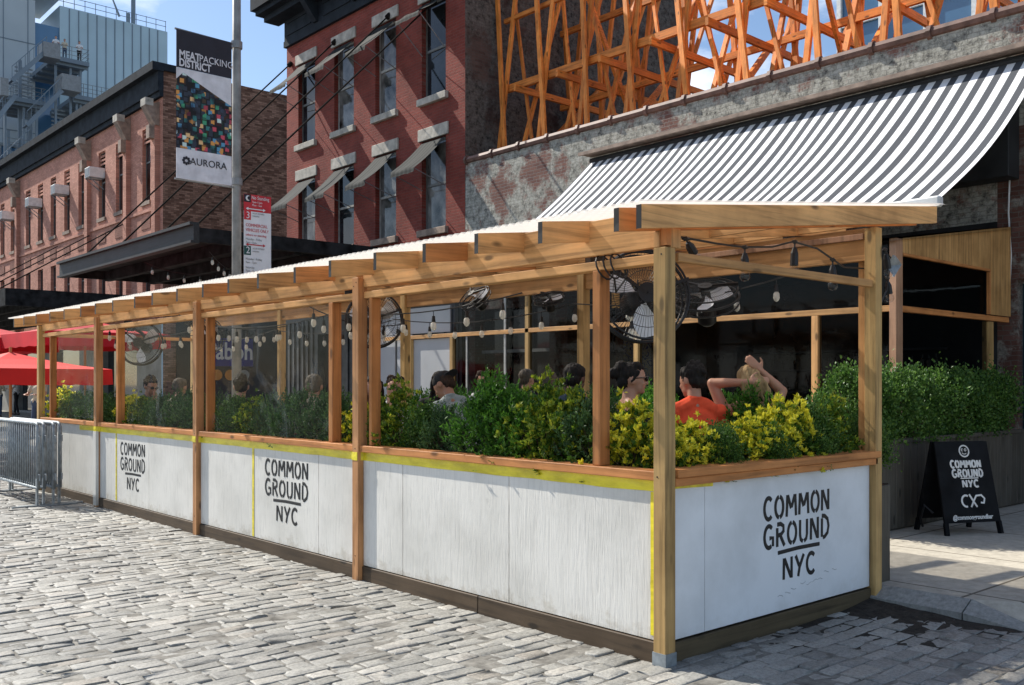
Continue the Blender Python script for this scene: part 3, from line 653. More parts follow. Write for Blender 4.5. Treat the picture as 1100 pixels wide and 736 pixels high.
g = MB(); g.tube([(9.88, AY0, 6.09), (9.88, AY1, 6.09)], .06, 8); build(g, 'roller', 'dark', aw, True)
for y in (AY0+.7, AY1-.7):
    g = MB(); g.tube([(9.95, y, 5.3), (8.3, y+.2, 4.2), (6.62, y, 3.64)], .03, 6); build(g, 'folding_arm', 'galvm', aw, True)

# timber shoring behind the wall
sh = thing('timber_shoring', 'tangle of bright orange timber shoring rising behind the whitewashed wall', 'shoring', (11.8, 8, 0))
random.seed(11)
for k, y in enumerate([14.0, 12.62, 11.32, 9.99, 8.6, 7.21, 5.79, 4.36, 2.84, 1.4, -.1]):
    for X in (10.72, 13.0):
        dy = 0 if X < 11 else .35
        if y+dy > 14.1: dy = 0
        def pole(a, b, w, h, ss='shorez'):
            a = Vector(a); b = Vector(b); d = b-a; a2 = a-d*.35; b2 = b+d*.55
            g = MB(); g.bar(a2, b2, w*.68, h*.66, (0, 1, 0)); build(g, 'post', ss, sh, True, bevel=.004)
        j = lambda s: random.uniform(-s, s)
        pole((X, y+dy-.02, 6.5), (X+.42, y+dy-.25+j(.1), 11), .10, .17)
        pole((X-.05, y+dy-.42, 6.5), (X+.25, y+dy+.22+j(.15), 11), .10, .17)
        pole((X+.1, y+dy-.62, 6.5), (X+1.6, y+dy-.9+j(.4), 11), .10, .16)
        if X < 11: pole((X+.3, y+dy-1.1, 6.4), (X+.7, y+dy+.1+j(.3), 10.8), .08, .12)
for X, z, w in ((11.02, 8.66, .17), (13.0, 8.62, .15), (11.1, 10.35, .10), (13.0, 10.5, .14), (13.0, 7.5, .12)):
    g = MB(); g.bar((X, 14.1, z), (X, -1.5, z), .09, w); build(g, 'rail', 'shorey', sh, True)
for k, y in enumerate([13.3, 11.9, 10.6, 9.2, 7.8, 6.5, 5.0, 3.6, 2.1]):
    g = MB(); g.bar((10.7, y, 8.5), (15.0, y+.1, 8.5), .07, .15); build(g, 'cross_beam', 'shorex', sh, True)
    if k % 2 == 0: g = MB(); g.bar((10.8, y, 6.4), (14.8, y+1.0, 9.6), .08, .14); build(g, 'brace', 'shorex', sh, True)
    if k % 2 == 1: g = MB(); g.bar((14.6, y, 5.6), (10.8, y-.6, 10.6), .07, .12); build(g, 'brace', 'shorex', sh, True)

# walls and buildings behind the lot
g = facade(21.0, 9.6, 16.0, 0, 9.5, [(10.8, 11.7, 8.0, 9.1), (12.6, 13.4, 7.4, 8.9)], .3); g.quad((21, 9.6, 0), (26, 9.6, 0), (26, 9.6, 8.6), (21, 9.6, 9.5)); g.box(21.28, 21.32, 10, 15, 6, 9.3)
single(g, 'rear_building', 'rearwall', 'rough dark rear building wall with two holes, beyond the orange timbers', 'building')
g = MB(); g.box(24, 34, 2.5, 9.4, 0, 9.1); single(g, 'low_building', 'dark', 'low dark roofed building far behind the orange timbers', 'building')
tb = thing('glass_tower', 'blue glass building with white frames far behind the right end of the timbers', 'building', (52, 24, 0))
g = MB(); g.box(44, 60, 12, 24, 0, 27); build(g, 'glass_wall', 'blueglass', tb, True)
g = MB()
for y in (12, 14.4, 16.8, 19.2, 21.6, 24): g.box(43.8, 43.99, y-.12, y+.12, 0, 27)
for z in range(3, 28, 3): g.box(43.82, 43.98, 12, 24, z-.12, z+.12)
build(g, 'mullions', 'whitepaint', tb, True)

# far museum block with terraces and outside stairs
mu = thing('museum_building', 'large pale blue grey clad building with outdoor terraces and stairs, far left', 'building', (23, 88, 0))
def yp(x0, x1, z0, z1, Y, m, name, g=None):
    g = MB(); g.box(x0, x1, Y, Y+6, z0, z1); return build(g, name, m, mu, True)
yp(15.6, 21.0, 0, 37.0, 89.6, 'paleconc', 'panel_wall'); yp(10, 23.4, 37, 46, 91, 'paleconc', 'upper_block')
g = MB()
for z in range(4, 37, 4): g.box(15.6, 21, 89.56, 89.6, z-.04, z+.04)
for x in (16.4, 18.4, 20.4): g.box(x-.03, x+.03, 89.56, 89.6, 0, 37)
build(g, 'panel_joints', 'farsteel', mu, True)
yp(21.0, 23.2, 0, 34.2, 90.2, 'blueglass', 'glass_strip'); yp(23.2, 33.2, 0, 36.2, 90.0, 'bluewall', 'clad_wall')
g = MB(); x = 24.
while x < 33: g.box(x, x+.07, 89.94, 90, 0, 36.1); x += .82
build(g, 'cladding_seams', 'farsteel', mu, True)
g = MB()
for z in (36.7, 37.2): g.tube([(22.5, 90.1, z), (33.1, 90.1, z)], .03, 4)
for i in range(12): g.tube([(22.6+i*.95, 90.1, 36.2), (22.6+i*.95, 90.1, 37.25)], .03, 4)
g.tube([(30.6, 92, 36), (30.6, 92, 39.8)], .22, 8); g.tube([(30.1, 92, 36), (30.1, 92, 37.8)], .2, 8)
g.tube([(24, 91, 37.3), (28.2, 91, 38.6), (28.9, 91, 36.9)], .12, 5); build(g, 'roof_rail', 'farsteel', mu, True)
def terrace(z, x0, x1, dep=7, posts=True, th=.35):
    t = MB(); t.box(x0, x1, 82.5, 82.5+dep, z-th, z)
    for k in range(5): yy = 82.9+k*(dep-.8)/4; t.box(x0, x1, yy, yy+.14, z-th-.22, z-th)
    if posts:
        for x in (x0+.4, x0+(x1-x0)*.55, x1-.5): t.box(x-.09, x+.09, 83.2, 83.38, z-6.2, z-th-.2)
    t = build(t, 'terrace', 'farsteel', mu, True)
    r = MB()
    for h in (.35, .7, 1.05): r.tube([(x0, 82.6, z+h), (x1, 82.6, z+h), (x1, 82.5+dep, z+h)], .022, 4)
    x = x0
    while x <= x1: r.tube([(x, 82.6, z), (x, 82.6, z+1.05)], .025, 4); x += .75
    build(r, 'railing', 'galvm', t).data.transform(Matrix.Translation(-mu.location))
terrace(29.15, 20.5, 23.4); terrace(26.2, 22.2, 26.6); terrace(25.1, 16.6, 19.9, 5); terrace(20.6, 17.0, 25.0); terrace(18.4, 13.0, 17.4, 5, False)
for (x0, z0, x1, z1) in ((16.9, 26.0, 19.5, 29.0), (18.0, 22.6, 20.7, 26.0), (15.6, 22.4, 17.2, 24.9), (15.2, 17.6, 18.4, 21.4)):
    g = MB(); n = 12
    for i in range(n):
        t = i/n; g.box(x0+(x1-x0)*t, x0+(x1-x0)*(t+1/n), 80.8, 82.3, z0+(z1-z0)*t-.06, z0+(z1-z0)*t)
    g.bar((x0, 80.8, z0-.15), (x1, 80.8, z1-.15), .08, .34); g.bar((x0, 80.8, z0+1.0), (x1, 80.8, z1+1.0), .05, .06)
    for i in range(9): t = i/8; g.tube([(x0+(x1-x0)*t, 80.8, z0+(z1-z0)*t), (x0+(x1-x0)*t, 80.8, z0+1+(z1-z0)*t)], .025, 4)
    build(g, 'staircase', 'farsteel', mu, True)
for x0, x1, z0, z1 in ((19.2, 20.5, 28.3, 29.5), (20.6, 22.1, 25.9, 27.2), (16.0, 16.6, 24.5, 25.9)):
    g = MB(); g.box(x0, x1, 80.6, 82.4, z0, z1); build(g, 'parapet', 'galvm', mu, True)
for x, z in ((18.2, 26), (19.0, 23), (21.3, 20.5), (17.3, 20)):
    g = MB(); g.box(x, x+.25, 84, 84.3, z-8, z+2.6); build(g, 'column', 'farsteel', mu, True)
for a, b, z in ((18.0, 19.4, 25.4), (20.9, 22.0, 22.4)):
    g = MB()
    for k in range(9): g.box(a, b, 84.4, 84.5, z+k*.33, z+.12+k*.33)
    build(g, 'louvre_screen', 'galv', mu, True)
g = MB(); g.box(4, 18.6, 85.2, 89.5, 0, 21.6); g2 = build(g, 'lower_glass_block', 'blueglass', mu, True)
g = MB()
for z in (12, 15.2, 18.4, 21.6): g.box(4, 18.7, 85.0, 85.18, z-.12, z+.12)
for x in range(5, 19, 2): g.box(x, x+.15, 85.05, 85.17, 0, 21.5)
build(g, 'mullions', 'galv', mu, True)
for nm, X, Y, z, lab in (('roof_tank', 19.0, 33.5, 13.4, 'left one of the two dark roof boxes on the brick warehouse, by the lamp pole'), ('roof_tank', 22.2, 33.5, 13.4, 'right one of the two dark roof boxes on the brick warehouse, by the red building')):
    g = MB(); g.box(X-1, X+1, Y, Y+1.4, z, z+(1.5 if X < 20 else 1.0)); g.box(X-1.05, X+1.05, Y-.05, Y+1.45, z+(1.5 if X < 20 else 1.0), z+(1.56 if X < 20 else 1.06)); single(g, 'rooftop_unit', 'galvm', lab, 'rooftop unit')

# ------------------------------------------------------------------ the dining shed
SH = thing('dining_shed', 'long timber outdoor dining shed with white panels and corrugated plastic roof', 'dining shed', (0, 0, 0))
L_ = 12.04
def rt(x): return 2.555+.118*(x+.32)      # rafter top
def wbox(name, m, *b, bevel=.004): g = MB(); g.box(*b); return build(g, name, m, SH, True, bevel=bevel)
# posts: street side, then kerb side
for y in (0, 3.18, 6.32, 9.43, 11.95):
    wbox('post', 'treatz' if y in (0, 11.95) else 'postz', 0, .09, y, y+.09, .0, 2.46 if y else 2.37)
g = MB(); g.box(-.004, .094, 0-.004, .094, .0, .075); build(g, 'post_foot', 'galv', SH, True)
g = MB(); g.box(-.006, 0, 9.425, 9.525, .02, .98); g.box(-.004, .03, 9.421, 9.4295, .02, .98); build(g, 'painted_post_cover', 'plywhite', SH, True)
wbox('post', 'goldz', .0, .045, 0.045, .09, 2.37, rt(.02)-.13)
wbox('post', 'goldz', .05, .14, 0.0, .09, 2.37, rt(.1)-.125)
for y in (0, 2.95, 5.9, 8.95, 11.95): wbox('post', 'treatz', 2.37, 2.46, y, y+.09, 0, rt(2.4)-.14)
wbox('post', 'goldz', 2.465, 2.51, .10, .19, .12, rt(2.45)-.2)
# window framing posts
for y, z0 in ((.55, 1.10), (3.06, 1.10), (3.66, 1.10), (6.16, 1.10), (6.47, 1.10), (8.78, 1.10), (9.60, 1.1), (11.55, 1.1)):
    wbox('frame_post', 'redz', .05, .14, y, y+.04 if y not in (.55, 3.66, 8.78) else y+.065, z0, 2.289)
for a, b in ((.092, 3.177), (3.272, 6.317), (6.412, 9.427), (9.522, 11.947)):
    wbox('top_plate', 'goldy', .052, .142, a, b, 2.29, 2.345)
    wbox('header', 'goldy', .046, .088, a, b, 2.38, rt(.05)-.005)
    wbox('sill', 'redy', .012, .16, a, b, 1.045, 1.098)
g = MB(); g.box(.010, .05, .0, .091, 2.38, 2.50); build(g, 'header_end', 'redz', SH, True)
wbox('top_plate', 'goldx', .142, 2.365, .02, .062, 2.30, 2.352)
wbox('sill', 'redx', .095, 2.42, -.018, .17, 1.062, 1.108); wbox('sill_fascia', 'redx', .095, 2.40, .0, .03, 1.012, 1.060)
wbox('header', 'goldy', 2.40, 2.44, .1, 11.9, 2.50, rt(2.4)-.135); wbox('top_plate', 'plyr', 2.37, 2.399, .1, 11.9, 2.655, 2.70)
wbox('top_plate', 'goldx', .15, 2.365, 11.98, 12.02, 2.30, 2.352)
wbox('knee_brace', 'treatz', 2.38, 2.44, 2.55, 2.6, 2.3, 2.45)
# rafters
for i in range(-1, 21):
    y = -.10 if i < 0 else .04+.595*i
    x0, x1 = (-.32, 3.12) if i < 0 else (-.34+random.uniform(-.02, .02), 3.08); w = .038; h = .128
    v = [(x, yy, rt(x)-q) for x in (x0, x1) for yy in (y, y+w) for q in (h, 0)]
    g = MB(); g.add(v, [(0, 4, 6, 2), (1, 3, 7, 5), (0, 1, 5, 4), (2, 6, 7, 3), (4, 5, 7, 6)]); g.add(v[:4], [(0, 2, 3, 1)], 1)
    build(g, 'rafter', ['goldx' if i % 3 else 'redx', 'endcap'], SH, True)
# blocking boards between the rafters over the seats
for i in range(0, 20): 
    y = .04+.595*i+.040
    for xb in (1.25, 2.36): wbox('blocking', 'goldy', xb, xb+.03, y, y+.553, rt(xb)-.12, rt(xb)-.012, bevel=0)
# corrugated sheets
g = MB(); n = 760; vs = []
for j in range(n+1):
    y = -.16+12.3*j/n; dz = .010*math.sin(2*math.pi*y/.068)
    for x in (-.37, .8, 2.0, 3.16): vs.append((x, y, rt(x)+.014+dz))
g.add(vs, [(j*4+k, j*4+k+1, (j+1)*4+k+1, (j+1)*4+k) for j in range(n) for k in range(3)])
build(g, 'roof_sheet', 'roof', SH, True, smooth=True)
g = MB(); g.box(-.37, 3.16, -.165, -.155, rt(0)-.0, rt(0)+.005)
# panels
pan = [(.095, 1.385), (1.392, 2.622), (2.629, 3.176), (3.273, 3.886), (3.893, 5.115), (5.122, 6.316), (6.413, 7.755), (7.762, 8.825), (8.832, 9.426), (9.523, 10.655), (10.662, 11.945)]
for a, b in pan: wbox('panel', 'plywhite', .05, .065, a, b, .125, 1.042, bevel=0)
for k, (a, b) in enumerate(((.095, .42), (.425, 2.366))): wbox('panel', 'panelsmooth', a, b, .05, .065, .125, 1.008, bevel=0)
wbox('panel', 'plywhite', .095, 2.366, 11.98, 11.995, .125, 1.04, bevel=0)
wbox('end_post_trim', 'plywhite', -.003, 0.0, 11.95, 12.04, .1, 1.0, bevel=0)
for a, b in ((.095, 1.7), (1.705, 3.176), (3.273, 6.316), (6.413, 9.426), (9.523, 11.945)): wbox('skirt_board', 'skirt', .035, .07, a, b, -.01, .118)
wbox('skirt_board', 'skirtx', .095, 2.366, .035, .07, -.01, .112)
# planter troughs and floor
for (x0, x1, y0, y1, z0, nm) in ((.066, .52, .066, 11.95, .0, 'planter_trough'), (.521, 2.366, .066, .50, .0, 'planter_trough')):
    g = MB(); g.box(x0, x1, y0, y1, .12, 1.0); build(g, nm, 'soil', SH, True)
g = MB(); g.box(.521, 2.37, .501, 11.9, .10, .16); build(g, 'deck_floor', 'skirtx', SH, True)
# vinyl sheets
for a, b in ((3.727, 6.158), (6.512, 8.778), (9.642, 11.548)):
    g = MB(); g.add([(.10+.006*math.sin(i*1.7+j), a+(b-a)*i/12, 1.10+(2.288-1.10)*j/8) for j in range(9) for i in range(13)], [(j*13+i, j*13+i+1, (j+1)*13+i+1, (j+1)*13+i) for j in range(8) for i in range(12)])
    build(g, 'vinyl_sheet', 'vinyl', SH, True, smooth=True)
# yellow tape
g = MB(); segs = []
y = .092
pts = []
while y < 10.25:
    on = any(p-.004 < y < p+.094 for p in (3.18, 6.32, 9.43)); pts.append((-.0035 if on else .0465, y)); y += .02
vs = []
for i, (x, y) in enumerate(pts):
    d = .006*noise.noise(Vector((y*3, 0, 0))); 
    vs += [(x-.001*(i % 2), y, 1.043+d*.4), (x-.0015, y, 1.01), (x, y, .977+d-.002*math.sin(y*.8))]
g.add(vs, [(i*3+k, i*3+k+1, i*3+k+4, i*3+k+3) for i in range(len(pts)-1) for k in (0, 1)])
build(g, 'tape', 'tape', SH, True)
for a, b, z0 in ((.098, .150, .15), (5.095, 5.135, .13), (8.81, 8.85, .14)):
    g = MB(); n = 14
    g.add([(.047, (a if s == 0 else b)+.003*noise.noise(Vector((j*.9, s*5, a))), z0+(.976-z0)*j/n) for j in range(n+1) for s in (0, 1)], [(2*j, 2*j+1, 2*j+3, 2*j+2) for j in range(n)])
    build(g, 'tape', 'tape', SH, True)
g = MB(); g.quad((.098, .0465, .995), (.50, .0465, .985), (.50, .0465, 1.012), (.098, .0465, 1.035)); build(g, 'tape', 'tape', SH, True)

for x, y, z in [(-.001, yy+d, z) for yy in (3.18, 6.32) for d, z in ((.03, 2.42), (.065, 2.39), (.045, 1.072), (.045, .2))]+[(-.001, .03, 2.33), (-.001, .06, 1.07)]:
    g = MB(); g.tube([(x-.001, y, z), (x+.003, y, z)], .005, 8); build(g, 'screw', 'black', SH, True)
M['scuff'] = plain('grey scuff', (.46, .47, .48), .7)
random.seed(4)
for k in range(9):
    x = 1.2+.08*k+random.uniform(-.02, .02); z = .235+.008*k+random.uniform(-.02, .02); g = MB()
    g.tube([(x+.02*i, .0495, z+.007*math.sin(i*1.3+k)) for i in range(4)], .0022, 4); build(g, 'scuff', 'scuff', SH, True)
# hand painted stencil logo out of brush strokes
def arc(cx, cy, rx, ry, a, b, n=12): return [(cx+rx*math.cos(R(a+(b-a)*i/n)), cy+ry*math.sin(R(a+(b-a)*i/n)), 0) for i in range(n+1)]
GL = {
 'C': [arc(.36, .5, .30, .44, 48, 312, 18)],
 'O': [arc(.36, .5, .29, .43, 98, 262, 12), arc(.36, .5, .29, .43, 82, -82, 12)],
 'M': [[(.06, .04, 0), (.12, .95, 0)], [(.15, .93, 0), (.40, .38, 0)], [(.44, .42, 0), (.68, .93, 0)], [(.72, .95, 0), (.78, .04, 0)]],
 'N': [[(.07, .04, 0), (.09, .95, 0)], [(.13, .92, 0), (.55, .10, 0)], [(.60, .05, 0), (.60, .96, 0)]],
 'G': [arc(.36, .5, .30, .44, 50, 300, 18), [(.40, .44, 0), (.64, .44, 0), (.63, .10, 0)]],
 'R': [[(.10, .03, 0), (.10, .80, 0)], [(.10, .94, 0), (.34, .95, 0), (.53, .85, 0), (.54, .64, 0), (.38, .52, 0), (.18, .49, 0)], [(.34, .44, 0), (.60, .04, 0)]],
 'U': [[(.09, .96, 0), (.09, .34, 0), (.14, .14, 0), (.28, .05, 0)], [(.39, .05, 0), (.54, .14, 0), (.60, .34, 0), (.60, .96, 0)]],
 'D': [[(.08, .06, 0), (.09, .86, 0)], [(.08, .97, 0), (.30, .95, 0), (.52, .80, 0), (.60, .5, 0), (.52, .2, 0), (.30, .05, 0), (.16, .03, 0)]],
 'Y': [[(.05, .96, 0), (.28, .50, 0)], [(.60, .96, 0), (.32, .44, 0), (.22, .04, 0)]]}
GWD = {'M': .84, 'C': .66, 'O': .72, 'G': .70, 'N': .70, 'R': .66, 'U': .69, 'D': .68, 'Y': .64}
def logo(parent, mat, o, x, s=1.0, th=.0145, name='painted_logo', base=0):
    g = MB()
    def word(wd, x0, x1, z0, h, t, slant=0):
        tot = sum(GWD[c] for c in wd)+.13*(len(wd)-1); k = (x1-x0)/tot; cx = x0
        for n_, c in enumerate(wd):
            for st in GL[c]: g.tube([(cx+p[0]*k, z0+slant*n_+p[1]*h, 0) for p in st], t, 6)
            cx += (GWD[c]+.13)*k
    word('COMMON', -.395, .395, .715, .155, th, .001); word('GROUND', -.395, .395, .532, .158, th, .001)
    g.tube([(-.235, .497, 0), (.0, .505, 0), (.265, .503, 0)], th*.9, 6); word('NYC', -.18, .215, .31, .152, th)
    mtx = basis(o, x, (0, 0, 1)) @ Matrix.Diagonal((s, s, .18, 1)); g.xf(mtx)
    return build(g, name, mat, parent, True)
logo(SH, 'ink', (1.425, .049, .005), (1, 0, 0)); logo(SH, 'ink', (.049, 4.47, .008), (0, -1, 0), 1.02); logo(SH, 'ink', (.049, 8.28, -.01), (0, -1, 0), 1.02)

# ------------------------------------------------------------------ kerb-side glazed enclosure under the awning
EN = thing('glazed_enclosure', 'dark glazed pavement enclosure with timber rails and plywood end, under the striped awning', 'enclosure', (8.2, 7, .12))
def ebox(name, m, *b, bevel=.003): g = MB(); g.box(*b); return build(g, name, m, EN, True, bevel=bevel)
EY1 = 13.2
ebox('rail', 'goldy', 6.6, 6.65, 2.05, EY1, 2.45, 2.52)
for y in (3.0, 5.95, 8.35, 10.40, 11.70, 13.1): ebox('post', 'treatz' if y != 3.0 else 'goldz', 6.6, 6.69, y, y+.09, .12, 2.448 if y in (3.0, 10.4, 11.7) else 3.2)
for y in (8.95,): ebox('mullion', 'framew', 6.62, 6.66, y, y+.05, .12, 3.2)
ebox('mullion', 'framew', 6.62, 6.66, 10.0, 10.04, .12, 2.447)
ebox('corner_post', 'plyr', 6.56, 6.72, 1.96, 2.045, .12, 3.30)
ebox('post', 'treatz', 9.22, 9.38, 2.0, 2.09, .12, 2.44)
ebox('rail', 'redx', 6.73, 9.86, 1.985, 2.045, 2.45, 2.52)
g = MB(); Y = 1.965
g.add([(6.73, Y, 3.14), (9.18, Y, 3.14), (9.18, Y, 2.53), (9.86, Y, 2.53), (9.86, Y, 3.78), (6.73, Y, 3.31), (9.18, Y, 3.68)], [(0, 1, 6, 5), (2, 3, 4, 6, 1)])
g.add([(6.73, Y+.02, 3.14), (9.18, Y+.02, 3.14), (9.18, Y+.02, 2.53), (9.86, Y+.02, 2.53), (9.86, Y+.02, 3.78), (6.73, Y+.02, 3.31), (9.18, Y+.02, 3.68)], [(0, 1, 6, 5), (2, 3, 4, 6, 1)])
g.quad((6.73, Y, 3.31), (9.86, Y, 3.78), (9.86, Y+.02, 3.78), (6.73, Y+.02, 3.31)); g.quad((9.86, Y, 2.53), (9.86, Y+.02, 2.53), (9.86, Y+.02, 3.78), (9.86, Y, 3.78))
build(g, 'plywood_fascia', 'ply', EN, True)
ebox('window_trim', 'redx', 6.73, 9.18, 1.955, 2.0, 3.105, 3.139); ebox('window_trim', 'redz', 9.145, 9.18, 1.955, 2.0, 2.53, 3.10)
g = MB(); g.quad((6.5, 1.93, 3.30), (9.93, 1.93, 3.80), (9.93, EY1, 3.80), (6.5, EY1, 3.30)); g.quad((6.5, 1.93, 3.26), (9.93, 1.93, 3.76), (9.93, EY1, 3.76), (6.5, EY1, 3.26)); build(g, 'roof', 'void', EN, True)
g = MB()
g.quad((6.64, 2.1, .9), (6.64, 10.38, .9), (6.64, 10.38, 2.44), (6.64, 2.1, 2.44)); g.quad((6.64, 2.1, 2.53), (6.64, 10.38, 2.53), (6.64, 10.38, 3.24), (6.64, 2.1, 3.24))
build(g, 'glazing', 'glass', EN, True)
g = MB(); g.quad((6.75, 2.02, .9), (9.2, 2.02, .9), (9.2, 2.02, 2.44), (6.75, 2.02, 2.44)); g.quad((6.75, 2.02, 2.53), (9.14, 2.02, 2.53), (9.14, 2.02, 3.10), (6.75, 2.02, 3.10)); build(g, 'end_glazing', 'glass', EN, True)
g = MB(); g.box(6.66, 6.69, 10.5, 11.69, .13, 2.44); build(g, 'door_panel', 'curtaingrey', EN, True)
g = MB(); g.box(6.70, 6.73, 10.6, 13.1, 2.56, 3.05); g.box(6.70, 6.73, 11.8, 12.3, .13, 2.55); g.box(6.70, 6.73, 12.38, 13.1, .13, 2.55); build(g, 'grey_panel', 'curtaingrey', EN, True)
g = MB(); g.box(6.62, 6.66, 2.1, 10.3, .12, .9); build(g, 'low_wall', 'darkplank', EN, True)
g = MB(); g.box(6.75, 9.2, 2.0, 2.04, .12, .9); build(g, 'low_wall', 'darkplank', EN, True)
# dim room beyond the wall
RM = MB(); RM.quad((12.5, 2, 0), (12.5, 14.2, 0), (12.5, 14.2, 4), (12.5, 2, 4)); 
g = MB(); g.box(9.3, 9.75, 3.0, 7.4, .12, 1.15); tag(single(g, 'bar_counter', 'dark', 'dark bar counter inside the glazed enclosure', 'bar counter'), None)
bs = thing('bottle_shelf', 'dim bottle shelf on the dark wall inside the glazed enclosure', 'shelf', (9.9, 4.4, 1.4))
g = MB()
for z in (1.45, 1.8, 2.1): g.box(9.75, 9.98, 2.9, 6.2, z, z+.03)
build(g, 'boards', 'charcoal', bs, True)
M['bottle'] = plain('bottle glass', (.03, .035, .025), .15, 0, .8, 3); g = MB()
random.seed(5)
for z in (1.48, 1.83):
    y = 3.0
    while y < 6.1:
        h = random.uniform(.18, .27); g.tube([(9.84, y, z), (9.84, y, z+h*.62), (9.84, y, z+h*.72), (9.84, y, z+h)], [.035, .035, .013, .012], 7); y += random.uniform(.09, .2)
build(g, 'bottles', 'bottle', bs, True)

# ------------------------------------------------------------------ street lamp pole, banner, parking sign
PL = thing('lamp_pole', 'tall weathered grey pole carrying the district banner and parking sign', 'pole', (3.36, 12.4, .12))
g = MB(); g.tube([(0, 0, 0), (0, 0, 5), (0, 0, 12)], [.085, .078, .065], 12); build(g, 'shaft', 'pole', PL, smooth=True)
g = MB(); g.cyl((0, 0), .16, 0, .5, 12, .1); build(g, 'base', 'pole', PL)
for z in (7.42, 5.02, 9.2): g = MB(); g.tube([(0, 0, z-.06), (0, 0, z+.06)], .10, 12); build(g, 'clamp', 'galvm', PL)
g = MB(); g.tube([(0, 0, 11.8), (-.6, -.5, 12.4), (-1.6, -1.4, 12.6)], .04, 8); g.box(-2.1, -1.5, -1.6, -1.25, 12.5, 12.66); build(g, 'lamp_arm', 'pole', PL)
BN = thing('banner', 'vertical district banner with stained glass mosaic picture on the lamp pole', 'banner', (2.75, 12.35, 5.03))
def bq(g, x0, x1, z0, z1, y=12.30): g.box(x0, x1, y, y+.012, z0, z1)
g = MB(); bq(g, 2.24, 3.22, 6.90, 7.53); build(g, 'top_field', 'bandark', BN, True)
g = MB(); g.add([(2.24, 12.31, 6.898), (3.22, 12.31, 6.898), (3.22, 12.31, 6.42), (2.36, 12.31, 6.83), (2.24, 12.31, 6.70), (2.24, 12.31, 6.898)], [(0, 1, 2, 3, 4)]); build(g, 'grey_field', 'banwhite', BN, True)
g = MB(); g.add([(2.24, 12.312, 5.55), (3.22, 12.312, 5.55), (3.22, 12.312, 6.418), (2.36, 12.312, 6.828), (2.24, 12.312, 6.69)], [(0, 1, 2, 3, 4)])
def mosaic():
    m, nt, N, L, b = mat_new('stained glass mosaic print'); setp(b, .6)
    g_ = N.new('ShaderNodeNewGeometry'); s = N.new('ShaderNodeSeparateXYZ'); cm = N.new('ShaderNodeCombineXYZ')
    L.new(g_.outputs['Position'], s.inputs[0]); L.new(s.outputs['X'], cm.inputs[0]); L.new(s.outputs['Z'], cm.inputs[1])
    v = N.new('ShaderNodeTexVoronoi'); v.distance = 'CHEBYCHEV'; v.inputs['Scale'].default_value = 13; v.inputs['Randomness'].default_value = 1; L.new(cm.outputs[0], v.inputs['Vector'])
    sc = N.new('ShaderNodeSeparateColor'); L.new(v.outputs['Color'], sc.inputs[0])
    r = ramp(N, [(0, (.015, .02, .03)), (.28, (.02, .10, .10)), (.38, (.35, .16, .04)), (.5, (.03, .17, .09)), (.58, (.02, .03, .05)), (.72, (.40, .26, .12)), (.80, (.30, .04, .06)), (.88, (.05, .16, .25)), (.95, (.30, .38, .36))]); r.color_ramp.interpolation = 'CONSTANT'
    L.new(sc.outputs[0], r.inputs[0])
    r2 = ramp(N, [(.42, (1.1, 1.1, 1.1)), (.5, (.08, .08, .1))]); L.new(v.outputs['Distance'], r2.inputs[0])
    v2 = N.new('ShaderNodeTexVoronoi'); v2.feature = 'F1'; v2.inputs['Scale'].default_value = 3.4; L.new(cm.outputs[0], v2.inputs['Vector'])
    r3 = ramp(N, [(.55, (1.6, 1.6, 1.6)), (.75, (.3, .3, .4))]); L.new(v2.outputs['Distance'], r3.inputs[0])
    c = mix(N, L, 1, mix(N, L, 1, r.outputs[0], r2.outputs[0], 'MULTIPLY'), r3.outputs[0], 'MULTIPLY'); L.new(c, b.inputs['Base Color']); return m
M['mosaic'] = mosaic(); build(g, 'picture', 'mosaic', BN, True)
g = MB(); bq(g, 2.24, 3.22, 5.04, 5.548); build(g, 'bottom_field', 'banwhite', BN, True)
g = MB()
for z in (7.54, 5.03): g.tube([(2.22, 12.32, z), (3.36, 12.38, z)], .018, 6)
build(g, 'bracket_arms', 'galvm', BN, True)
def T(s, size, mat, nm, par, x, y, z, **k): return text(s, size, mat, nm, par, Matrix.Translation(-par.location) @ basis((x, y, z), (1, 0, 0), (0, 0, 1)), **k)
T('MEAT', .185, 'banwhite', 'lettering', BN, 2.28, 12.292, 7.12, align='LEFT', font_w=.78, bold=.006); T('PACKING', .165, 'banwhite', 'lettering', BN, 2.63, 12.292, 7.12, align='LEFT', font_w=.86)
T('DISTRICT', .18, 'banwhite', 'lettering', BN, 2.28, 12.292, 6.98, align='LEFT', font_w=.74, bold=.005)
T('AURORA', .17, 'bandark', 'lettering', BN, 2.80, 12.292, 5.35, font_w=.95)
g = MB()
for k in range(8): a = k*math.pi/4; g.sphere((2.41+.055*math.cos(a), 12.294, 5.35+.055*math.sin(a)), (.022, .004, .022), 8, 5)
g.tube([(2.41+.032*math.cos(a), 12.294, 5.35+.032*math.sin(a)) for a in [k*math.pi/6 for k in range(12)]], .006, 4, closed=True); build(g, 'emblem', 'bandark', BN, True)

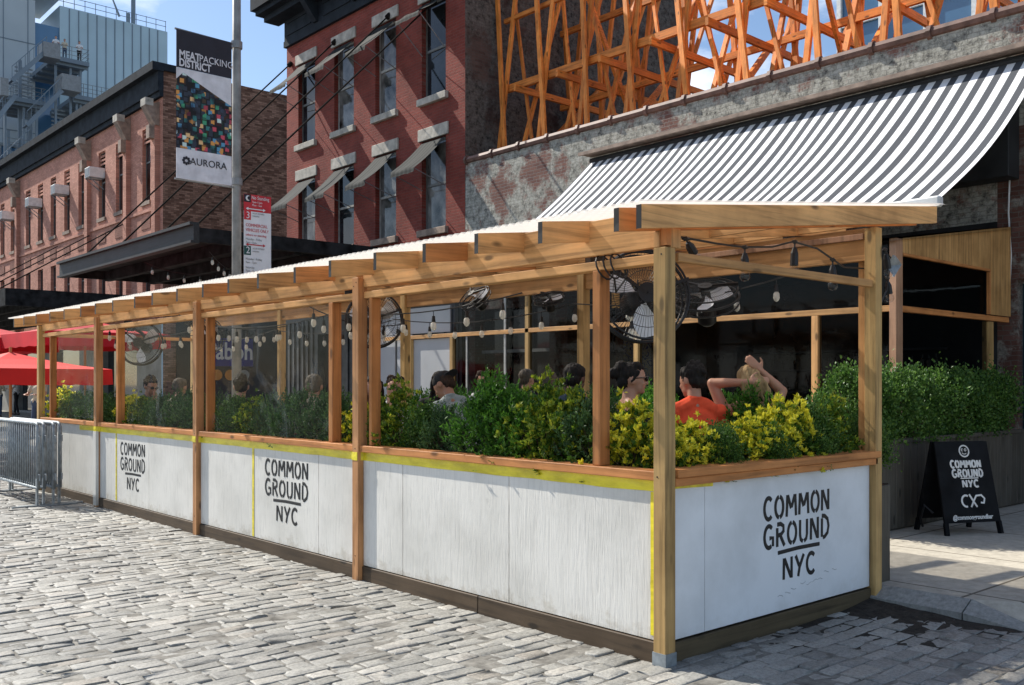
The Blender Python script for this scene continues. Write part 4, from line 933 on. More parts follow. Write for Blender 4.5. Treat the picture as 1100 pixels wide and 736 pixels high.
SG = thing('parking_sign', 'tall white and red parking regulation sign on the grey lamp pole', 'sign', (3.70, 12.3, 3.45))
x0, x1 = 3.44, 3.96
for nm, m, a, b in (('white_face', 'signwhite', 3.42, 4.632), ('red_face', 'signred', 4.635, 4.93)):
    g = MB(); g.box(x0, x1, 12.28, 12.29, a, b); build(g, nm, m, SG, True)
g = MB(); g.box(x0, x0+.13, 12.276, 12.279, 4.48, 4.632); build(g, 'numeral_patch', 'signred', SG, True)
g = MB(); g.box(x0, x0+.13, 12.276, 12.279, 3.86, 4.02); build(g, 'numeral_patch', 'signgreen', SG, True)
g = MB(); g.box(x0, x0+.13, 12.276, 12.279, 4.79, 4.925); build(g, 'moon_patch', 'bandark', SG, True)
g = MB(); g.tube([(x0+.085-.04*math.cos(R(a)), 12.273, 4.86+.04*math.sin(R(a))) for a in range(-110, 111, 20)], [.004, .008, .012, .014, .016, .016, .016, .016, .014, .012, .008, .004], 5); build(g, 'moon', 'signwhite', SG, True)
yy = 12.272
for s, size, m, x, z, w in (('No Standing', .085, 'signwhite', x0+.14, 4.875, .8), ('7pm-11pm', .05, 'signwhite', x0+.15, 4.80, .9), ('Mon - Sun', .05, 'signwhite', x0+.15, 4.745, .9), ('3', .17, 'signwhite', x0+.035, 4.555, .9), ('2', .17, 'signwhite', x0+.035, 3.94, .9),
    ('HOUR METERED', .034, 'galvm', x0+.16, 4.60, .9), ('PARKING', .034, 'galvm', x0+.16, 4.55, .9), ('COMMERCIAL', .078, 'signred', x0+.03, 4.385, .85), ('VEHICLES ONLY', .078, 'signred', x0+.03, 4.30, .78),
    ('others no standing', .055, 'signred', x0+.03, 4.215, .95), ('Monday - Friday', .05, 'galvm', x0+.03, 4.14, .95), ('7am - 7pm', .05, 'galvm', x0+.03, 4.08, .95),
    ('HOUR METERED', .034, 'galvm', x0+.16, 3.98, .9), ('PARKING', .034, 'galvm', x0+.16, 3.93, .9), ('Monday - Friday', .05, 'galvm', x0+.03, 3.79, .95), ('9am - 7pm', .05, 'galvm', x0+.03, 3.73, .95), ('Saturday', .05, 'galvm', x0+.03, 3.64, .95), ('7am - 7pm', .05, 'galvm', x0+.03, 3.58, .95)):
    T(s, size, m, 'lettering', SG, x, yy, z, align='LEFT', font_w=w, ext=.001)
for z, m in ((4.675, 'signwhite'), (4.045, 'signred')):
    g = MB(); g.box(x0+.06, x1-.14, 12.271, 12.275, z-.008, z+.008)
    for s, xx in ((-1, x0+.03), (1, x1-.11)): g.add([(xx, 12.272, z), (xx-s*.05, 12.272, z-.028), (xx-s*.05, 12.272, z+.028)], [(0, 1, 2)])
    build(g, 'arrow', m, SG, True)

# hanging shop sign seen through the shed
HS = thing('shop_sign', 'deep blue hanging shop sign with white letters above orange discs, behind the shed', 'sign', (7.2, 20.2, 1.2))
g = MB(); g.box(6.3, 7.55, 20.2, 20.26, 2.05, 2.78); build(g, 'blue_face', 'signblue', HS, True)
g = MB(); g.box(6.3, 7.55, 20.2, 20.26, .9, 2.045); build(g, 'dark_face', 'bandark', HS, True)
T('sabon', .62, 'signwhite', 'lettering', HS, 6.93, 20.19, 2.42, font_w=.85, bold=.012)
for x in (6.55, 6.9, 7.3): g = MB(); g.tube([(x, 20.185, 1.82), (x, 20.197, 1.82)], .14, 14); build(g, 'disc', 'orange' if x < 7 else 'galv', HS, True)
g = MB(); g.tube([(6.4, 20.23, 2.78), (6.4, 20.23, 4.4)], .02, 5); g.tube([(7.4, 20.23, 2.78), (7.4, 20.23, 4.4)], .02, 5); g.tube([(6.32, 20.23, .12), (6.32, 20.23, .9)], .02, 5); g.tube([(7.52, 20.23, .12), (7.52, 20.23, .9)], .02, 5); build(g, 'hangers', 'cable', HS, True)

# ------------------------------------------------------------------ sandwich board
SB = thing('sandwich_board', 'black sandwich board with white hand lettering and smiling face on the pavement', 'sign', (5.50, .78, .12))
SB.rotation_euler[2] = math.atan2(-.29, .60)
lean = .20; Hb = .90
def sp(x, t, off=0):   # point on the front face, t from foot to top
    return (x, -.22+lean*t-off, Hb*t-off*.2)
for sgn, nm in ((1, 'front_board'), (-1, 'rear_board')):
    g = MB(); f = lambda x, t, o: (x, sgn*(-.22+lean*t-o), Hb*t)
    w = .33
    g.add([f(-w, .13, .012), f(w, .13, .012), f(w-.02, 1, .012), f(-w+.02, 1, .012), f(-w, .13, -.008), f(w, .13, -.008), f(w-.02, 1, -.008), f(-w+.02, 1, -.008)], [(0, 1, 2, 3), (7, 6, 5, 4), (0, 4, 5, 1), (2, 6, 7, 3), (1, 5, 6, 2), (0, 3, 7, 4)])
    build(g, nm, 'board', SB)
    for x in (-w+.02, w-.02):
        g = MB(); g.bar(f(x*1.02, 0, 0), f(x, .135, 0), .04, .04); build(g, 'leg', 'board', SB)
g = MB(); g.tube([(-.34, -.05, .2), (-.40, .0, .28), (-.38, .08, .14), (-.34, .1, .05)], .012, 6); build(g, 'hinge_strap', 'black', SB)
fm = basis(sp(0, 0, .016), (1, 0, 0), (0, lean, Hb))
def bg_(paths, nm, r=.007):
    g = MB()
    for p, cl in paths: g.tube(p, r, 5, closed=cl)
    g.xf(fm @ Matrix.Diagonal((1, 1, .3, 1))); return build(g, nm, 'chalk', SB)
circ = lambda cx, cy, rx, ry, a, b, n: [(cx+rx*math.cos(R(a+(b-a)*i/n)), cy+ry*math.sin(R(a+(b-a)*i/n)), 0) for i in range(n)]
bg_([(circ(.02, .83, .055, .055, 0, 360, 24), True)], 'face_ring', .008)
bg_([(circ(.02, .825, .03, .025, 205, 335, 9), False), (circ(.0, .842, .011, .011, 40, 320, 9), False), (circ(.036, .842, .011, .012, 0, 360, 10), True)], 'face_marks', .004)
g = MB()
def word2(wd, x0, x1, z0, h, t):
    tot = sum(GWD[c] for c in wd)+.13*(len(wd)-1); k = (x1-x0)/tot; cx = x0
    for c in wd:
        for st in GL[c]: g.tube([(cx+p[0]*k, z0+p[1]*h, 0) for p in st], t, 5)
        cx += (GWD[c]+.13)*k
word2('COMMON', -.165, .195, .662, .078, .0105); word2('GROUND', -.160, .205, .568, .082, .0105); g.tube([(-.07, .560, 0), (.14, .560, 0)], .006, 5); word2('NYC', -.06, .135, .468, .075, .0105)
g.xf(fm @ Matrix.Diagonal((1, 1, .3, 1))); build(g, 'lettering', 'chalk', SB)
bg_([(circ(-.045, .335, .05, .055, 60, 300, 12), False), ([(.0, .40, 0), (.04, .33, 0), (.075, .275, 0)], False), ([(.005, .275, 0), (.04, .33, 0), (.08, .385, 0), (.14, .39, 0), (.175, .355, 0), (.16, .31, 0), (.125, .315, 0)], False)], 'flourish', .0105)
text('@commongroundbar', .062, 'chalk', 'handle_text', SB, fm @ Matrix.Translation((.0, .175, .001)), ext=.001, font_w=.86, bold=.0015, shear=.25)

# ------------------------------------------------------------------ crowd barriers
def barrier():
    root = thing('crowd_barrier', 'x', 'barrier', (0, 0, 0), group='steel crowd barriers stacked beside the shed')
    Lb = 2.3; z0, z1 = .24, 1.08; r = .10
    pts = [(0, 0, z0), (0, 0, z1-r)]+[(0, r-r*math.cos(R(a)), z1-r+r*math.sin(R(a))) for a in (30, 60, 90)]+[(0, Lb-r, z1), (0, Lb-r+r*.5, z1-.02), (0, Lb-.01, z1-.06), (0, Lb, z1-r), (0, Lb, z0)]
    g = MB(); g.tube(pts, .021, 8, closed=True); build(g, 'frame', 'galv', root, smooth=True)
    for i in range(23):
        y = .0985*(i+.75); g = MB(); g.tube([(0, y, z0), (0, y, z1)], .009, 6); build(g, 'bar', 'galv', root, smooth=True)
    for y in (.03, Lb-.06):
        g = MB(); g.box(-.012, .012, y, y+.05, .02, z0+.12); g.box(-.30, .30, y+.005, y+.045, 0, .02); build(g, 'foot', 'galv', root)
    for z in (.42, .92): g = MB(); g.tube([(0, -.02, z), (.0, -.06, z), (0, -.06, z-.08)], .012, 6); build(g, 'hook', 'galv', root)
    return root
b0 = barrier(); b0.location = (-.56, 9.92, 0); b0.rotation_euler[2] = R(.6); b0['label'] = 'nearest galvanised crowd barrier of the stack, facing the street'
dup(b0, (-.47, 9.97, 0), R(0), label='second galvanised crowd barrier from the street side of the stack')
dup(b0, (-.37, 9.90, .0), R(-.8), label='third galvanised crowd barrier from the street side of the stack')
dup(b0, (-.27, 9.99, 0), R(.3), label='innermost galvanised crowd barrier, closest to the white panels')

# ------------------------------------------------------------------ red umbrellas
def umbrella(x, y, w, ztop, drop, mat, label, rz=0):
    root = thing('patio_umbrella', label, 'umbrella', (x, y, 0), R(rz), 'red canvas umbrellas beyond the shed')
    g = MB(); n = 8; vs = [(0, 0, ztop)]
    ze = ztop-drop
    per = []
    for k in range(n*4):
        a = 2*math.pi*k/(n*4); m = max(abs(math.cos(a)), abs(math.sin(a))); rr = w/2/m
        per.append((rr*math.cos(a), rr*math.sin(a)))
    for s in (.33, .66, 1.0):
        for px, py in per: vs.append((px*s, py*s, ztop-drop*s-.04*math.sin(math.pi*s)))
    for k, (px, py) in enumerate(per): vs.append((px*1.01, py*1.01, ze-.30-.02*(k % 2)))
    m = len(per); f = [(0, 1+j, 1+(j+1) % m) for j in range(m)]
    for s in range(3): f += [(1+s*m+j, 1+(s+1)*m+j, 1+(s+1)*m+(j+1) % m, 1+s*m+(j+1) % m) for j in range(m)]
    g.add(vs, f); build(g, 'canopy', mat, root)
    g = MB(); g.tube([(0, 0, 0), (0, 0, ztop+.1)], .028, 8); build(g, 'pole', 'goldz', root)
    g = MB(); g.cyl((0, 0), .3, 0, .08, 16); build(g, 'base', 'galvm', root)
    for k in range(4):
        a = math.pi/4+k*math.pi/2; g = MB(); g.tube([(0, 0, ztop-.25), (w*.68*math.cos(a), w*.68*math.sin(a), ze-.03)], .014, 5); build(g, 'rib', 'goldx', root)
    return root
umbrella(1.1, 21.6, 2.9, 3.05, .42, 'redfab', 'large dull red umbrella at the left edge of the photo, beyond the barriers', 8)
umbrella(2.9, 19.0, 2.7, 3.05, .36, 'redfab', 'dull red umbrella seen through the last clear sheet of the shed', 3)
umbrella(.95, 17.3, 2.7, 2.22, .34, 'redfab2', 'brighter red lower umbrella just beyond the end post of the shed', 12)

# ------------------------------------------------------------------ string lights
def string(pts, label, n_b, sag=.12, drop=.10, r=.026, tilt=0, group='string lights under the shed roof'):
    pts = [Vector(p) for p in pts]; path = []
    for a, b in zip(pts, pts[1:]):
        for i in range(8): t = i/8; path.append(a.lerp(b, t)-Vector((0, 0, sag*4*t*(1-t))))
    path.append(pts[-1]); root = thing('string_lights', label, 'string lights', path[0], group=group)
    g = MB(); g.tube(path, .006, 5); build(g, 'wire', 'black', root, True)
    for k in range(n_b):
        u = (k+.5)/n_b*(len(path)-1); i = int(u); p = path[i].lerp(path[min(i+1, len(path)-1)], u-i)
        dx = random.uniform(-.3, .3)*tilt; q = p+Vector((dx*.1, dx*.1, -drop))
        g = MB(); g.tube([p, q], .004, 4); g.tube([p+(q-p)*.45, q], [r*.5, r*.72], 6); build(g, 'socket', 'black', root, True)
        d = (q-p).normalized(); g = MB(); g.tube([q, q+d*r*.6, q+d*r*1.9, q+d*r*2.7, q+d*r*3], [r*.5, r*.9, r, r*.6, r*.1], 8); build(g, 'bulb', 'bulbw', root, True, smooth=True)
    return root
random.seed(2)
def strv(pts, bulbs, label, lens=.15):
    root = thing('string_lights', label, 'string lights', pts[0], group='string lights under the shed roof')
    g = MB(); g.tube(pts, .007, 6); build(g, 'wire', 'black', root, True)
    for p, q in bulbs:
        p = Vector(p); q = Vector(q); d = (q-p).normalized(); g = MB(); g.tube([p, q], .006, 5); g.tube([p+(q-p)*.25, p+(q-p)*.5, q], [.014, .026, .028], 8)
        g.tube([p-Vector((.03, 0, 0)), p, p+Vector((.03, 0, 0))], [.008, .016, .008], 6); build(g, 'socket', 'black', root, True)
        g = MB(); g.tube([q, q+d*.018, q+d*.045, q+d*.06, q+d*.066], [.018, .030, .034, .022, .004], 10); build(g, 'bulb', 'bulb', root, True, smooth=True)
strv([(.11, .08, 2.45), (.25, .08, 2.455), (.62, .1, 2.455), (.88, .1, 2.46), (1.2, .1, 2.49), (1.45, .1, 2.55), (1.75, .1, 2.53), (2.1, .1, 2.43), (2.36, .09, 2.44)],
     [((.28, .08, 2.45), (.36, .08, 2.37)), ((.90, .1, 2.46), (.90, .1, 2.31)), ((1.47, .1, 2.55), (1.46, .1, 2.39)), ((1.95, .1, 2.47), (1.95, .1, 2.32))], 'front string of four hanging clear bulbs under the end beam')
strv([(2.47, .05, 2.55), (2.60, .06, 2.60), (2.75, .08, 2.55), (2.72, .1, 2.3), (2.50, .1, 2.05)], [((2.62, .06, 2.6), (2.66, .06, 2.46)), ((2.73, .1, 2.4), (2.76, .1, 2.28)), ((2.55, .1, 2.12), (2.55, .1, 1.99)), ((2.60, .1, 2.30), (2.59, .1, 2.19))], 'short bunch of bulbs hanging outside the right corner post')
string([(.7, .9, 2.3), (1.6, 1.6, 2.42), (2.3, 2.2, 2.35)], 'string of bulbs draped behind the corner fan', 9, .28)
string([(2.3, .6, 2.45), (2.3, 3, 2.36), (2.3, 6, 2.36), (2.3, 9, 2.36), (2.3, 11.8, 2.36)], 'string of bulbs along the kerb side of the shed roof', 26, .10)
string([(.9, 2.2, 2.32), (.9, 5, 2.32), (.9, 8, 2.32), (.9, 11.6, 2.32)], 'string of bulbs along the street side of the shed roof', 18, .08)
string([(.3, 4.6, 2.35), (2.3, 5.8, 2.3)], 'string of bulbs crossing the shed beside the second fan', 6, .1)
string([(.3, 7.5, 2.4), (2.3, 8.6, 2.4)], 'string of bulbs crossing the shed near its middle', 6, .1)
string([(.3, 10.2, 2.4), (2.3, 11.3, 2.4)], 'string of bulbs crossing the far end of the shed', 6, .1)
string([(4.2, 15.4, 4.3), (6.2, 17.5, 4.35), (8.5, 19, 4.3)], 'string of white bulbs looped under the black steel canopy', 16, .25, r=.035, group='string lights under the canopy')
string([(4.0, 18.4, 4.35), (5.8, 16.5, 4.35), (8.0, 15.6, 4.35)], 'second string of white bulbs looped under the black steel canopy', 14, .3, r=.035, group='string lights under the canopy')

# ------------------------------------------------------------------ fans
def blade_mat():
    m, nt, N, L, b = mat_new('fan blade plastic with glare'); setp(b, .3, 0, .6); b.inputs['Base Color'].default_value = (.80, .82, .86, 1); return m  # near-white blue tint: glare through the roof put into the blade colour
M['blade'] = blade_mat()
def fan():
    root = thing('wall_fan', 'x', 'fan', (0, 0, 0), group='black caged fans under the shed roof')
    g = MB(); Rr = .29
    for yy, k in ((-.07, 1), (.07, 1), (0, 1.03)): g.tube([(Rr*k*math.cos(a), yy, Rr*k*math.sin(a)) for a in [2*math.pi*i/36 for i in range(36)]], .008 if yy else .011, 5, closed=True)
    for rr, yy in ((.08, -.10), (.15, -.095), (.22, -.085)): g.tube([(rr*math.cos(a), yy, rr*math.sin(a)) for a in [2*math.pi*i/28 for i in range(28)]], .0022, 4, closed=True)
    for s in (-1, 1):
        for i in range(72): a = 2*math.pi*i/72; g.tube([(.06*math.cos(a), s*.105, .06*math.sin(a)), (.22*math.cos(a), s*.09, .22*math.sin(a)), (Rr*math.cos(a), s*.07, Rr*math.sin(a))], .0016, 3)
    build(g, 'cage', 'black', root)
    g = MB(); g.tube([(0, -.12, 0), (0, -.10, 0)], .065, 16); build(g, 'badge', 'black', root)
    g = MB(); g.tube([(0, .02, 0), (0, .10, 0), (0, .24, 0), (0, .27, 0)], [.06, .085, .085, .05], 14); build(g, 'motor', 'black', root, smooth=True)
    for k in range(3):
        a0 = R(25+120*k); g = MB(); vs = []
        for i in range(9):
            for j in range(7):
                t = i/8; rr = .05+.215*t; w = (.30+1.05*math.sin(math.pi*min(1, t*.75+.15)))*.62; th = a0+(j/6-.5)*w+.25*t
                vs.append((rr*math.cos(th), (j/6-.5)*-.085*(1-.3*t), rr*math.sin(th)))
        g.add(vs, [(i*7+j, i*7+j+1, (i+1)*7+j+1, (i+1)*7+j) for i in range(8) for j in range(6)]); build(g, 'blade', 'blade', root, smooth=True)
    g = MB(); g.bar((-.02, -.11, .0), (-.26, -.085, .20), .028, .018); g.bar((0, -.11, 0), (.28, -.085, .1), .028, .018); g.bar((0, -.11, 0), (-.05, -.085, -.05), .028, .018); build(g, 'guard_struts', 'black', root)
    g = MB(); g.tube([(0, .2, 0), (-.02, .26, .12), (-.1, .28, .22), (-.24, .2, .3)], .022, 8); g.box(-.30, -.2, .14, .28, .24, .36); build(g, 'bracket', 'black', root)
    return root
f0 = fan(); f0.location = (.50, .60, 2.16); f0.rotation_euler = (R(-8), 0, R(-32)); f0['label'] = 'large black caged fan hanging behind the near corner post'
def fcp(loc, rot, lab, sc=1): o = dup(f0, loc, None, lab); o.rotation_euler = tuple(R(a) for a in rot); o.scale = (sc,)*3; return o
fcp((1.42, 5.10, 2.27), (-6, 0, -30), 'black caged fan with clear cage beside the second wooden post')
fcp((2.18, 4.35, 2.50), (-45, 0, -95), 'fan tilted up beside the kerb side post, right of the second fan', .6)
fcp((2.15, 1.35, 2.3), (-62, 0, -60), 'fan tilted flat under the roof above the seated blonde person', .9)
fcp((.75, 9.9, 2.15), (-10, 0, -40), 'far fan seen through scuffed clear vinyl near the end of the shed')
fcp((2.2, 3.25, 2.42), (-70, 0, -70), 'fan tilted flat above the shrubs in the middle of the first bay', .5)
fcp((.95, 8.1, 2.2), (-10, 0, 20), 'fan behind the third clear sheet, above two seated people', .7)
# cable ties on the beam by the fan
g = MB()
for k, y in enumerate((.44, .50, .56)): g.tube([(.10+.07*math.cos(a), y+.03*math.sin(a), 2.31+.075*math.sin(a)) for a in [2*math.pi*i/14 for i in range(14)]], .006, 5, closed=True)
g.tube([(.1, .48, 2.24), (.16, .52, 2.16), (.28, .55, 2.25), (.22, .5, 2.36)], .007, 5); single(g, 'coiled_cable', 'black', 'black cable coiled round the beam left of the near corner post', 'cable')
g = MB(); g.add([(2.66, .02, 2.56), (2.86, .10, 2.58), (2.84, .12, 2.42), (2.72, .04, 2.40), (2.68, .08, 2.48), (2.8, .02, 2.5)], [(0, 1, 5, 4), (4, 5, 2, 3)]); single(g, 'plastic_wrap', 'galv', 'scrap of grey plastic wrapped on the roof edge by the right corner post', 'plastic scrap')

# ------------------------------------------------------------------ shrubs
GREENS = [(0, (.028, .08, .014)), (.5, (.07, .16, .024)), (1, (.15, .26, .05))]
M['lf_box'] = leafmat('boxwood leaves', GREENS); M['lf_fine'] = leafmat('fine dark leaves', [(0, (.03, .075, .026)), (.6, (.065, .14, .045)), (1, (.12, .21, .07))], .35)
M['lf_bright'] = leafmat('bright green leaves', [(0, (.03, .10, .012)), (.6, (.07, .20, .022)), (1, (.12, .28, .03))], .4)
M['lf_yellow'] = leafmat('yellow variegated leaves', [(0, (.46, .48, .03)), (.35, (.82, .74, .04)), (.8, (.90, .84, .10)), (1, (.40, .50, .04))], .4)
M['lf_mid'] = leafmat('mid green variegated leaves', [(0, (.04, .11, .014)), (.6, (.10, .20, .02)), (.85, (.22, .32, .03)), (1, (.42, .44, .04))], .38)
M['lf_lime'] = leafmat('yellow green new leaves', [(0, (.12, .20, .02)), (.6, (.26, .34, .03)), (1, (.50, .50, .04))], .4)
M['stem'] = plain('woody stem', (.07, .045, .028), .8)
def leaves(rng, pos, nrm, length, width, wig=.9):
    """folded leaf faces at pos, pointing roughly along nrm"""
    n = len(pos); d = nrm+rng.normal(0, wig, (n, 3)); d /= np.linalg.norm(d, axis=1)[:, None]
    u = np.cross(d, rng.normal(0, 1, (n, 3))); u /= np.linalg.norm(u, axis=1)[:, None]; w = np.cross(d, u)
    L = (length*rng.uniform(.65, 1.2, n))[:, None]; Wd = (width*rng.uniform(.7, 1.2, n))[:, None]
    a = pos; b = pos+d*L*.5+u*Wd+w*Wd*.35; c = pos+d*L; e = pos+d*L*.5-u*Wd+w*Wd*.35
    return np.stack([a, b, c, e], 1).reshape(-1, 3)
def shrub_mesh(kind, rx, ry, h, n, seed, name):
    rng = np.random.RandomState(seed); nc = {'box': 46, 'fine': 60, 'bright': 55, 'euo': 62, 'euog': 62}[kind]
    # clump centres over an uneven dome, some sprays reaching out
    cl = []
    for i in range(nc):
        z = rng.uniform(.04, 1)**.8; a = rng.uniform(0, 2*math.pi); rad = math.sqrt(max(0, 1-z**2.4))*rng.uniform(.55, 1.0)
        k = rng.uniform(.8, 1.16)
        cl.append((rx*rad*math.cos(a)*k, ry*rad*math.sin(a)*k, h*z*rng.uniform(.82, 1.05)))
    cl = np.array(cl); ctr = np.array([0, 0, h*.35]); V = []; mi = []
    sz = {'box': (.025, .0095), 'fine': (.033, .0055), 'bright': (.034, .007), 'euo': (.046, .0115), 'euog': (.038, .010)}[kind]
    per = n//nc
    for c in cl:
        out = c-ctr; out /= np.linalg.norm(out)+1e-6; up = out*.7+np.array([0, 0, .75])
        if kind[:3] == 'euo':
            for q in range(max(1, per//11)):
                p0 = c+rng.normal(0, .052, 3); outer = rng.uniform() < ((.25+.60*(p0[2]/h)) if kind == 'euo' else (.05+.45*(p0[2]/h)))
                ax = up+rng.normal(0, .35, 3); ax /= np.linalg.norm(ax)
                k = 11; V.append(leaves(rng, np.repeat(p0[None], k, 0)+rng.normal(0, .006, (k, 3)), np.repeat(ax[None], k, 0), sz[0], sz[1], .62)); mi += [0 if outer else 1]*k
        elif kind in ('fine', 'bright'):
            for q in range(max(1, per//9)):
                p0 = c+rng.normal(0, .045, 3); ax = up+rng.normal(0, .35, 3); ax /= np.linalg.norm(ax); k = 9
                t = rng.uniform(0, .075, (k, 1)); V.append(leaves(rng, p0+ax*t, np.repeat(ax[None], k, 0), sz[0], sz[1], .5)); mi += [0]*k
        else:
            p = c+rng.normal(0, .042, (per, 3)); V.append(leaves(rng, p, np.repeat(up[None], per, 0), sz[0], sz[1], .8)); mi += [0]*per
    V = np.vstack(V); V[:, 2] = np.maximum(V[:, 2], .0); m = len(V)//4
    me = bpy.data.meshes.new(name); me.from_pydata(V.tolist(), [], np.arange(4*m).reshape(-1, 4).tolist())
    for q in {'box': ['lf_box'], 'fine': ['lf_fine'], 'bright': ['lf_bright'], 'euo': ['lf_yellow', 'lf_mid'], 'euog': ['lf_lime', 'lf_mid']}[kind]: me.materials.append(M[q])
    me.polygons.foreach_set('material_index', mi); me.update()
    g = MB()
    for c in cl[::3]: mid = Vector((c[0]*.45, c[1]*.45, c[2]*.5)); g.tube([(rng.normal(0, .02), rng.normal(0, .02), -.02), mid, Vector(c)], [.007, .005, .002], 5, cap=False)
    sm = bpy.data.meshes.new(name+' stems'); sm.from_pydata(g.v, [], g.f); sm.materials.append(M['stem']); sm.update()
    return me, sm
PR = {}
for kind, n in (('box', 5200), ('fine', 5600), ('bright', 5200), ('euo', 4300), ('euog', 4300)):
    PR[kind] = [shrub_mesh(kind, .25, .22, .50, n, 20+i+len(kind), kind+str(i)) for i in range(3)]
cnt = [0]
def shrub(kind, x, y, z, s, label, group, sz=None, mat2=None):
    cnt[0] += 1; me, sm = PR[kind][cnt[0] % 3]
    root = thing('shrub', label, 'shrub', (x, y, z), random.uniform(0, 6.28), group); root.scale = (s, s, s*(sz or 1))
    o = bpy.data.objects.new('foliage', me); COL.objects.link(o); o.parent = root
    o = bpy.data.objects.new('stem', sm); COL.objects.link(o); o.parent = root
random.seed(9)
NM = {'box': 'small leaved dark green shrub', 'fine': 'fine leaved dark green shrub', 'bright': 'bright green feathery shrub', 'euo': 'yellow tipped green shrub', 'euog': 'yellow green leafy shrub'}
GS = 'shrubs planted along the street side of the shed'
bays = {0: 'in the gap beside the corner post', 1: 'behind the nearest clear sheet', 2: 'in the gap right after the second post', 3: 'behind the second clear sheet', 4: 'behind the third clear sheet', 5: 'in the narrow gap before the fourth post', 6: 'behind the farthest clear sheet', 7: 'by the end post of the shed'}
row = [(.24, 'euo', .70, 0), (.56, 'euo', .95, 0), (.85, 'fine', 1.0, 1), (1.10, 'euog', 1.12, 1), (1.36, 'euog', 1.12, 1), (1.64, 'bright', 1.0, 1), (1.92, 'bright', 1.06, 1), (2.18, 'fine', .84, 1), (2.46, 'fine', .76, 1), (2.74, 'box', .84, 1), (3.02, 'euog', 1.08, 1),
       (3.42, 'box', .7, 2), (3.62, 'euo', .85, 2), (3.95, 'fine', .92, 3), (4.28, 'fine', .90, 3), (4.6, 'fine', .9, 3), (4.95, 'fine', .92, 3), (5.3, 'fine', .88, 3), (5.62, 'euog', .86, 3), (5.95, 'box', .85, 3), (6.22, 'box', .92, 3),
       (6.6, 'fine', .86, 4), (6.95, 'fine', .86, 4), (7.3, 'fine', .86, 4), (7.65, 'fine', .84, 4), (8.0, 'fine', .86, 4), (8.35, 'box', .8, 4), (8.62, 'euog', .84, 4), (9.1, 'euo', .85, 5), (9.35, 'box', .85, 5),
       (9.75, 'fine', .86, 6), (10.1, 'box', .88, 6), (10.45, 'fine', .84, 6), (10.8, 'fine', .86, 6), (11.2, 'fine', .84, 6), (11.5, 'euog', .8, 6), (11.78, 'euo', .95, 7)]
from collections import defaultdict
seen = defaultdict(int); tot = defaultdict(int)
for y, k, s, b in row: tot[(k, b)] += 1
ordn = ['nearest', 'second', 'third', 'fourth', 'fifth', 'sixth', 'seventh']
for y, k, s, b in row:
    i = seen[(k, b)]; seen[(k, b)] += 1
    lab = NM[k]+' '+bays[b]+('' if tot[(k, b)] == 1 else ', '+ordn[i]+' there')
    shrub(k, .335+random.uniform(-.02, .03), y, .99, s*random.uniform(.96, 1.04), lab, GS)
GE = 'shrubs planted along the end of the shed'
for n_, (x, k, s) in enumerate([(.62, 'euo', .68), (.86, 'box', .68), (1.12, 'euo', .70), (1.40, 'euo', .80), (1.68, 'euo', .88), (1.95, 'box', .84), (2.15, 'euog', .84)]):
    lab = {0: 'yellow tipped shrub just right of the near corner post', 1: 'dark green shrub in front of the orange shirt', 2: 'lower yellow tipped shrub right of the orange shirt', 3: 'yellow tipped shrub below the raised arms', 4: 'tall bright yellow shrub right of the blonde person',
           5: 'dark green shrub between two yellow ones above the end panel', 6: 'yellow tipped shrub nearest the right corner post, above the end panel'}[n_]
    shrub(k, x, .27+random.uniform(-.02, .02), 1.0, s, lab, GE)
shrub('box', .78, .20, 1.0, .62, 'low dark shrub at the sill right of the corner post', GE); shrub('box', 1.3, .18, 1.0, .6, 'low dark shrub at the sill below the raised arms', GE); shrub('box', 1.78, .18, 1.0, .62, 'low dark shrub at the sill above the painted logo', GE)
shrub('bright', 1.72, .62, 1.0, .96, 'bright green shrub just behind the yellow ones at the end of the shed', GE)
# kerb side troughs inside and outside the shed
g = MB(); g.box(2.06, 2.355, 2.9, 11.6, .165, .95); single(g, 'planter_trough', 'darkplank', 'long dark planter trough along the kerb side inside the shed', 'planter')
GK = 'shrubs in the kerb side trough of the shed'
for i, (y, k) in enumerate([(3.2, 'bright'), (3.7, 'bright'), (4.2, 'box'), (4.75, 'bright'), (5.3, 'bright'), (5.9, 'box'), (6.5, 'fine'), (7.1, 'fine'), (7.8, 'fine')]):
    shrub(k, 2.2, y, .93, 1.0, NM[k]+' in the kerb side trough, '+['nearest', 'second', 'third', 'fourth', 'fifth', 'sixth', 'seventh', 'eighth', 'farthest'][i]+' along', GK)
PB = thing('narrow_planter', 'narrow weathered grey planter just behind the right corner post', 'planter', (2.6, .9, .12))
g = MB(); g.box(2.52, 2.70, .06, 1.75, .12, .84); build(g, 'box', 'grayz', PB, True, bevel=.006); g = MB(); g.box(2.53, 2.69, .07, 1.74, .80, .85); build(g, 'soil', 'soil', PB, True)
for i, (y, s) in enumerate(((.25, .88), (.62, .95), (1.05, 1.0), (1.5, 1.0))):
    shrub(('box', 'bright', 'box', 'bright')[i], 2.62, y, .84, s*1.06, ('small leaved shrub spilling just right of the corner post', 'bright shrub in the narrow grey planter behind the corner post', 'dark shrub deeper in the narrow grey planter', 'last bright shrub of the narrow grey planter')[i], 'shrubs in the narrow grey planter')
HP = thing('long_planter', 'long weathered dark timber planter under the clipped hedge by the black sign', 'planter', (6.8, 1.55, .12))
x = 4.5
while x < 8.4:
    g = MB(); g.box(x, x+.145, 1.22, 1.25, .14, 1.0); build(g, 'board', 'grayz', HP, True, bevel=.004); x += .15
g = MB(); g.box(4.5, 8.52, 1.252, 1.86, .12, .98); build(g, 'trough', 'darkplank', HP, True)
g = MB(); g.box(4.47, 8.55, 1.20, 1.25, 1.001, 1.04); build(g, 'cap_rail', 'grayz', HP, True)
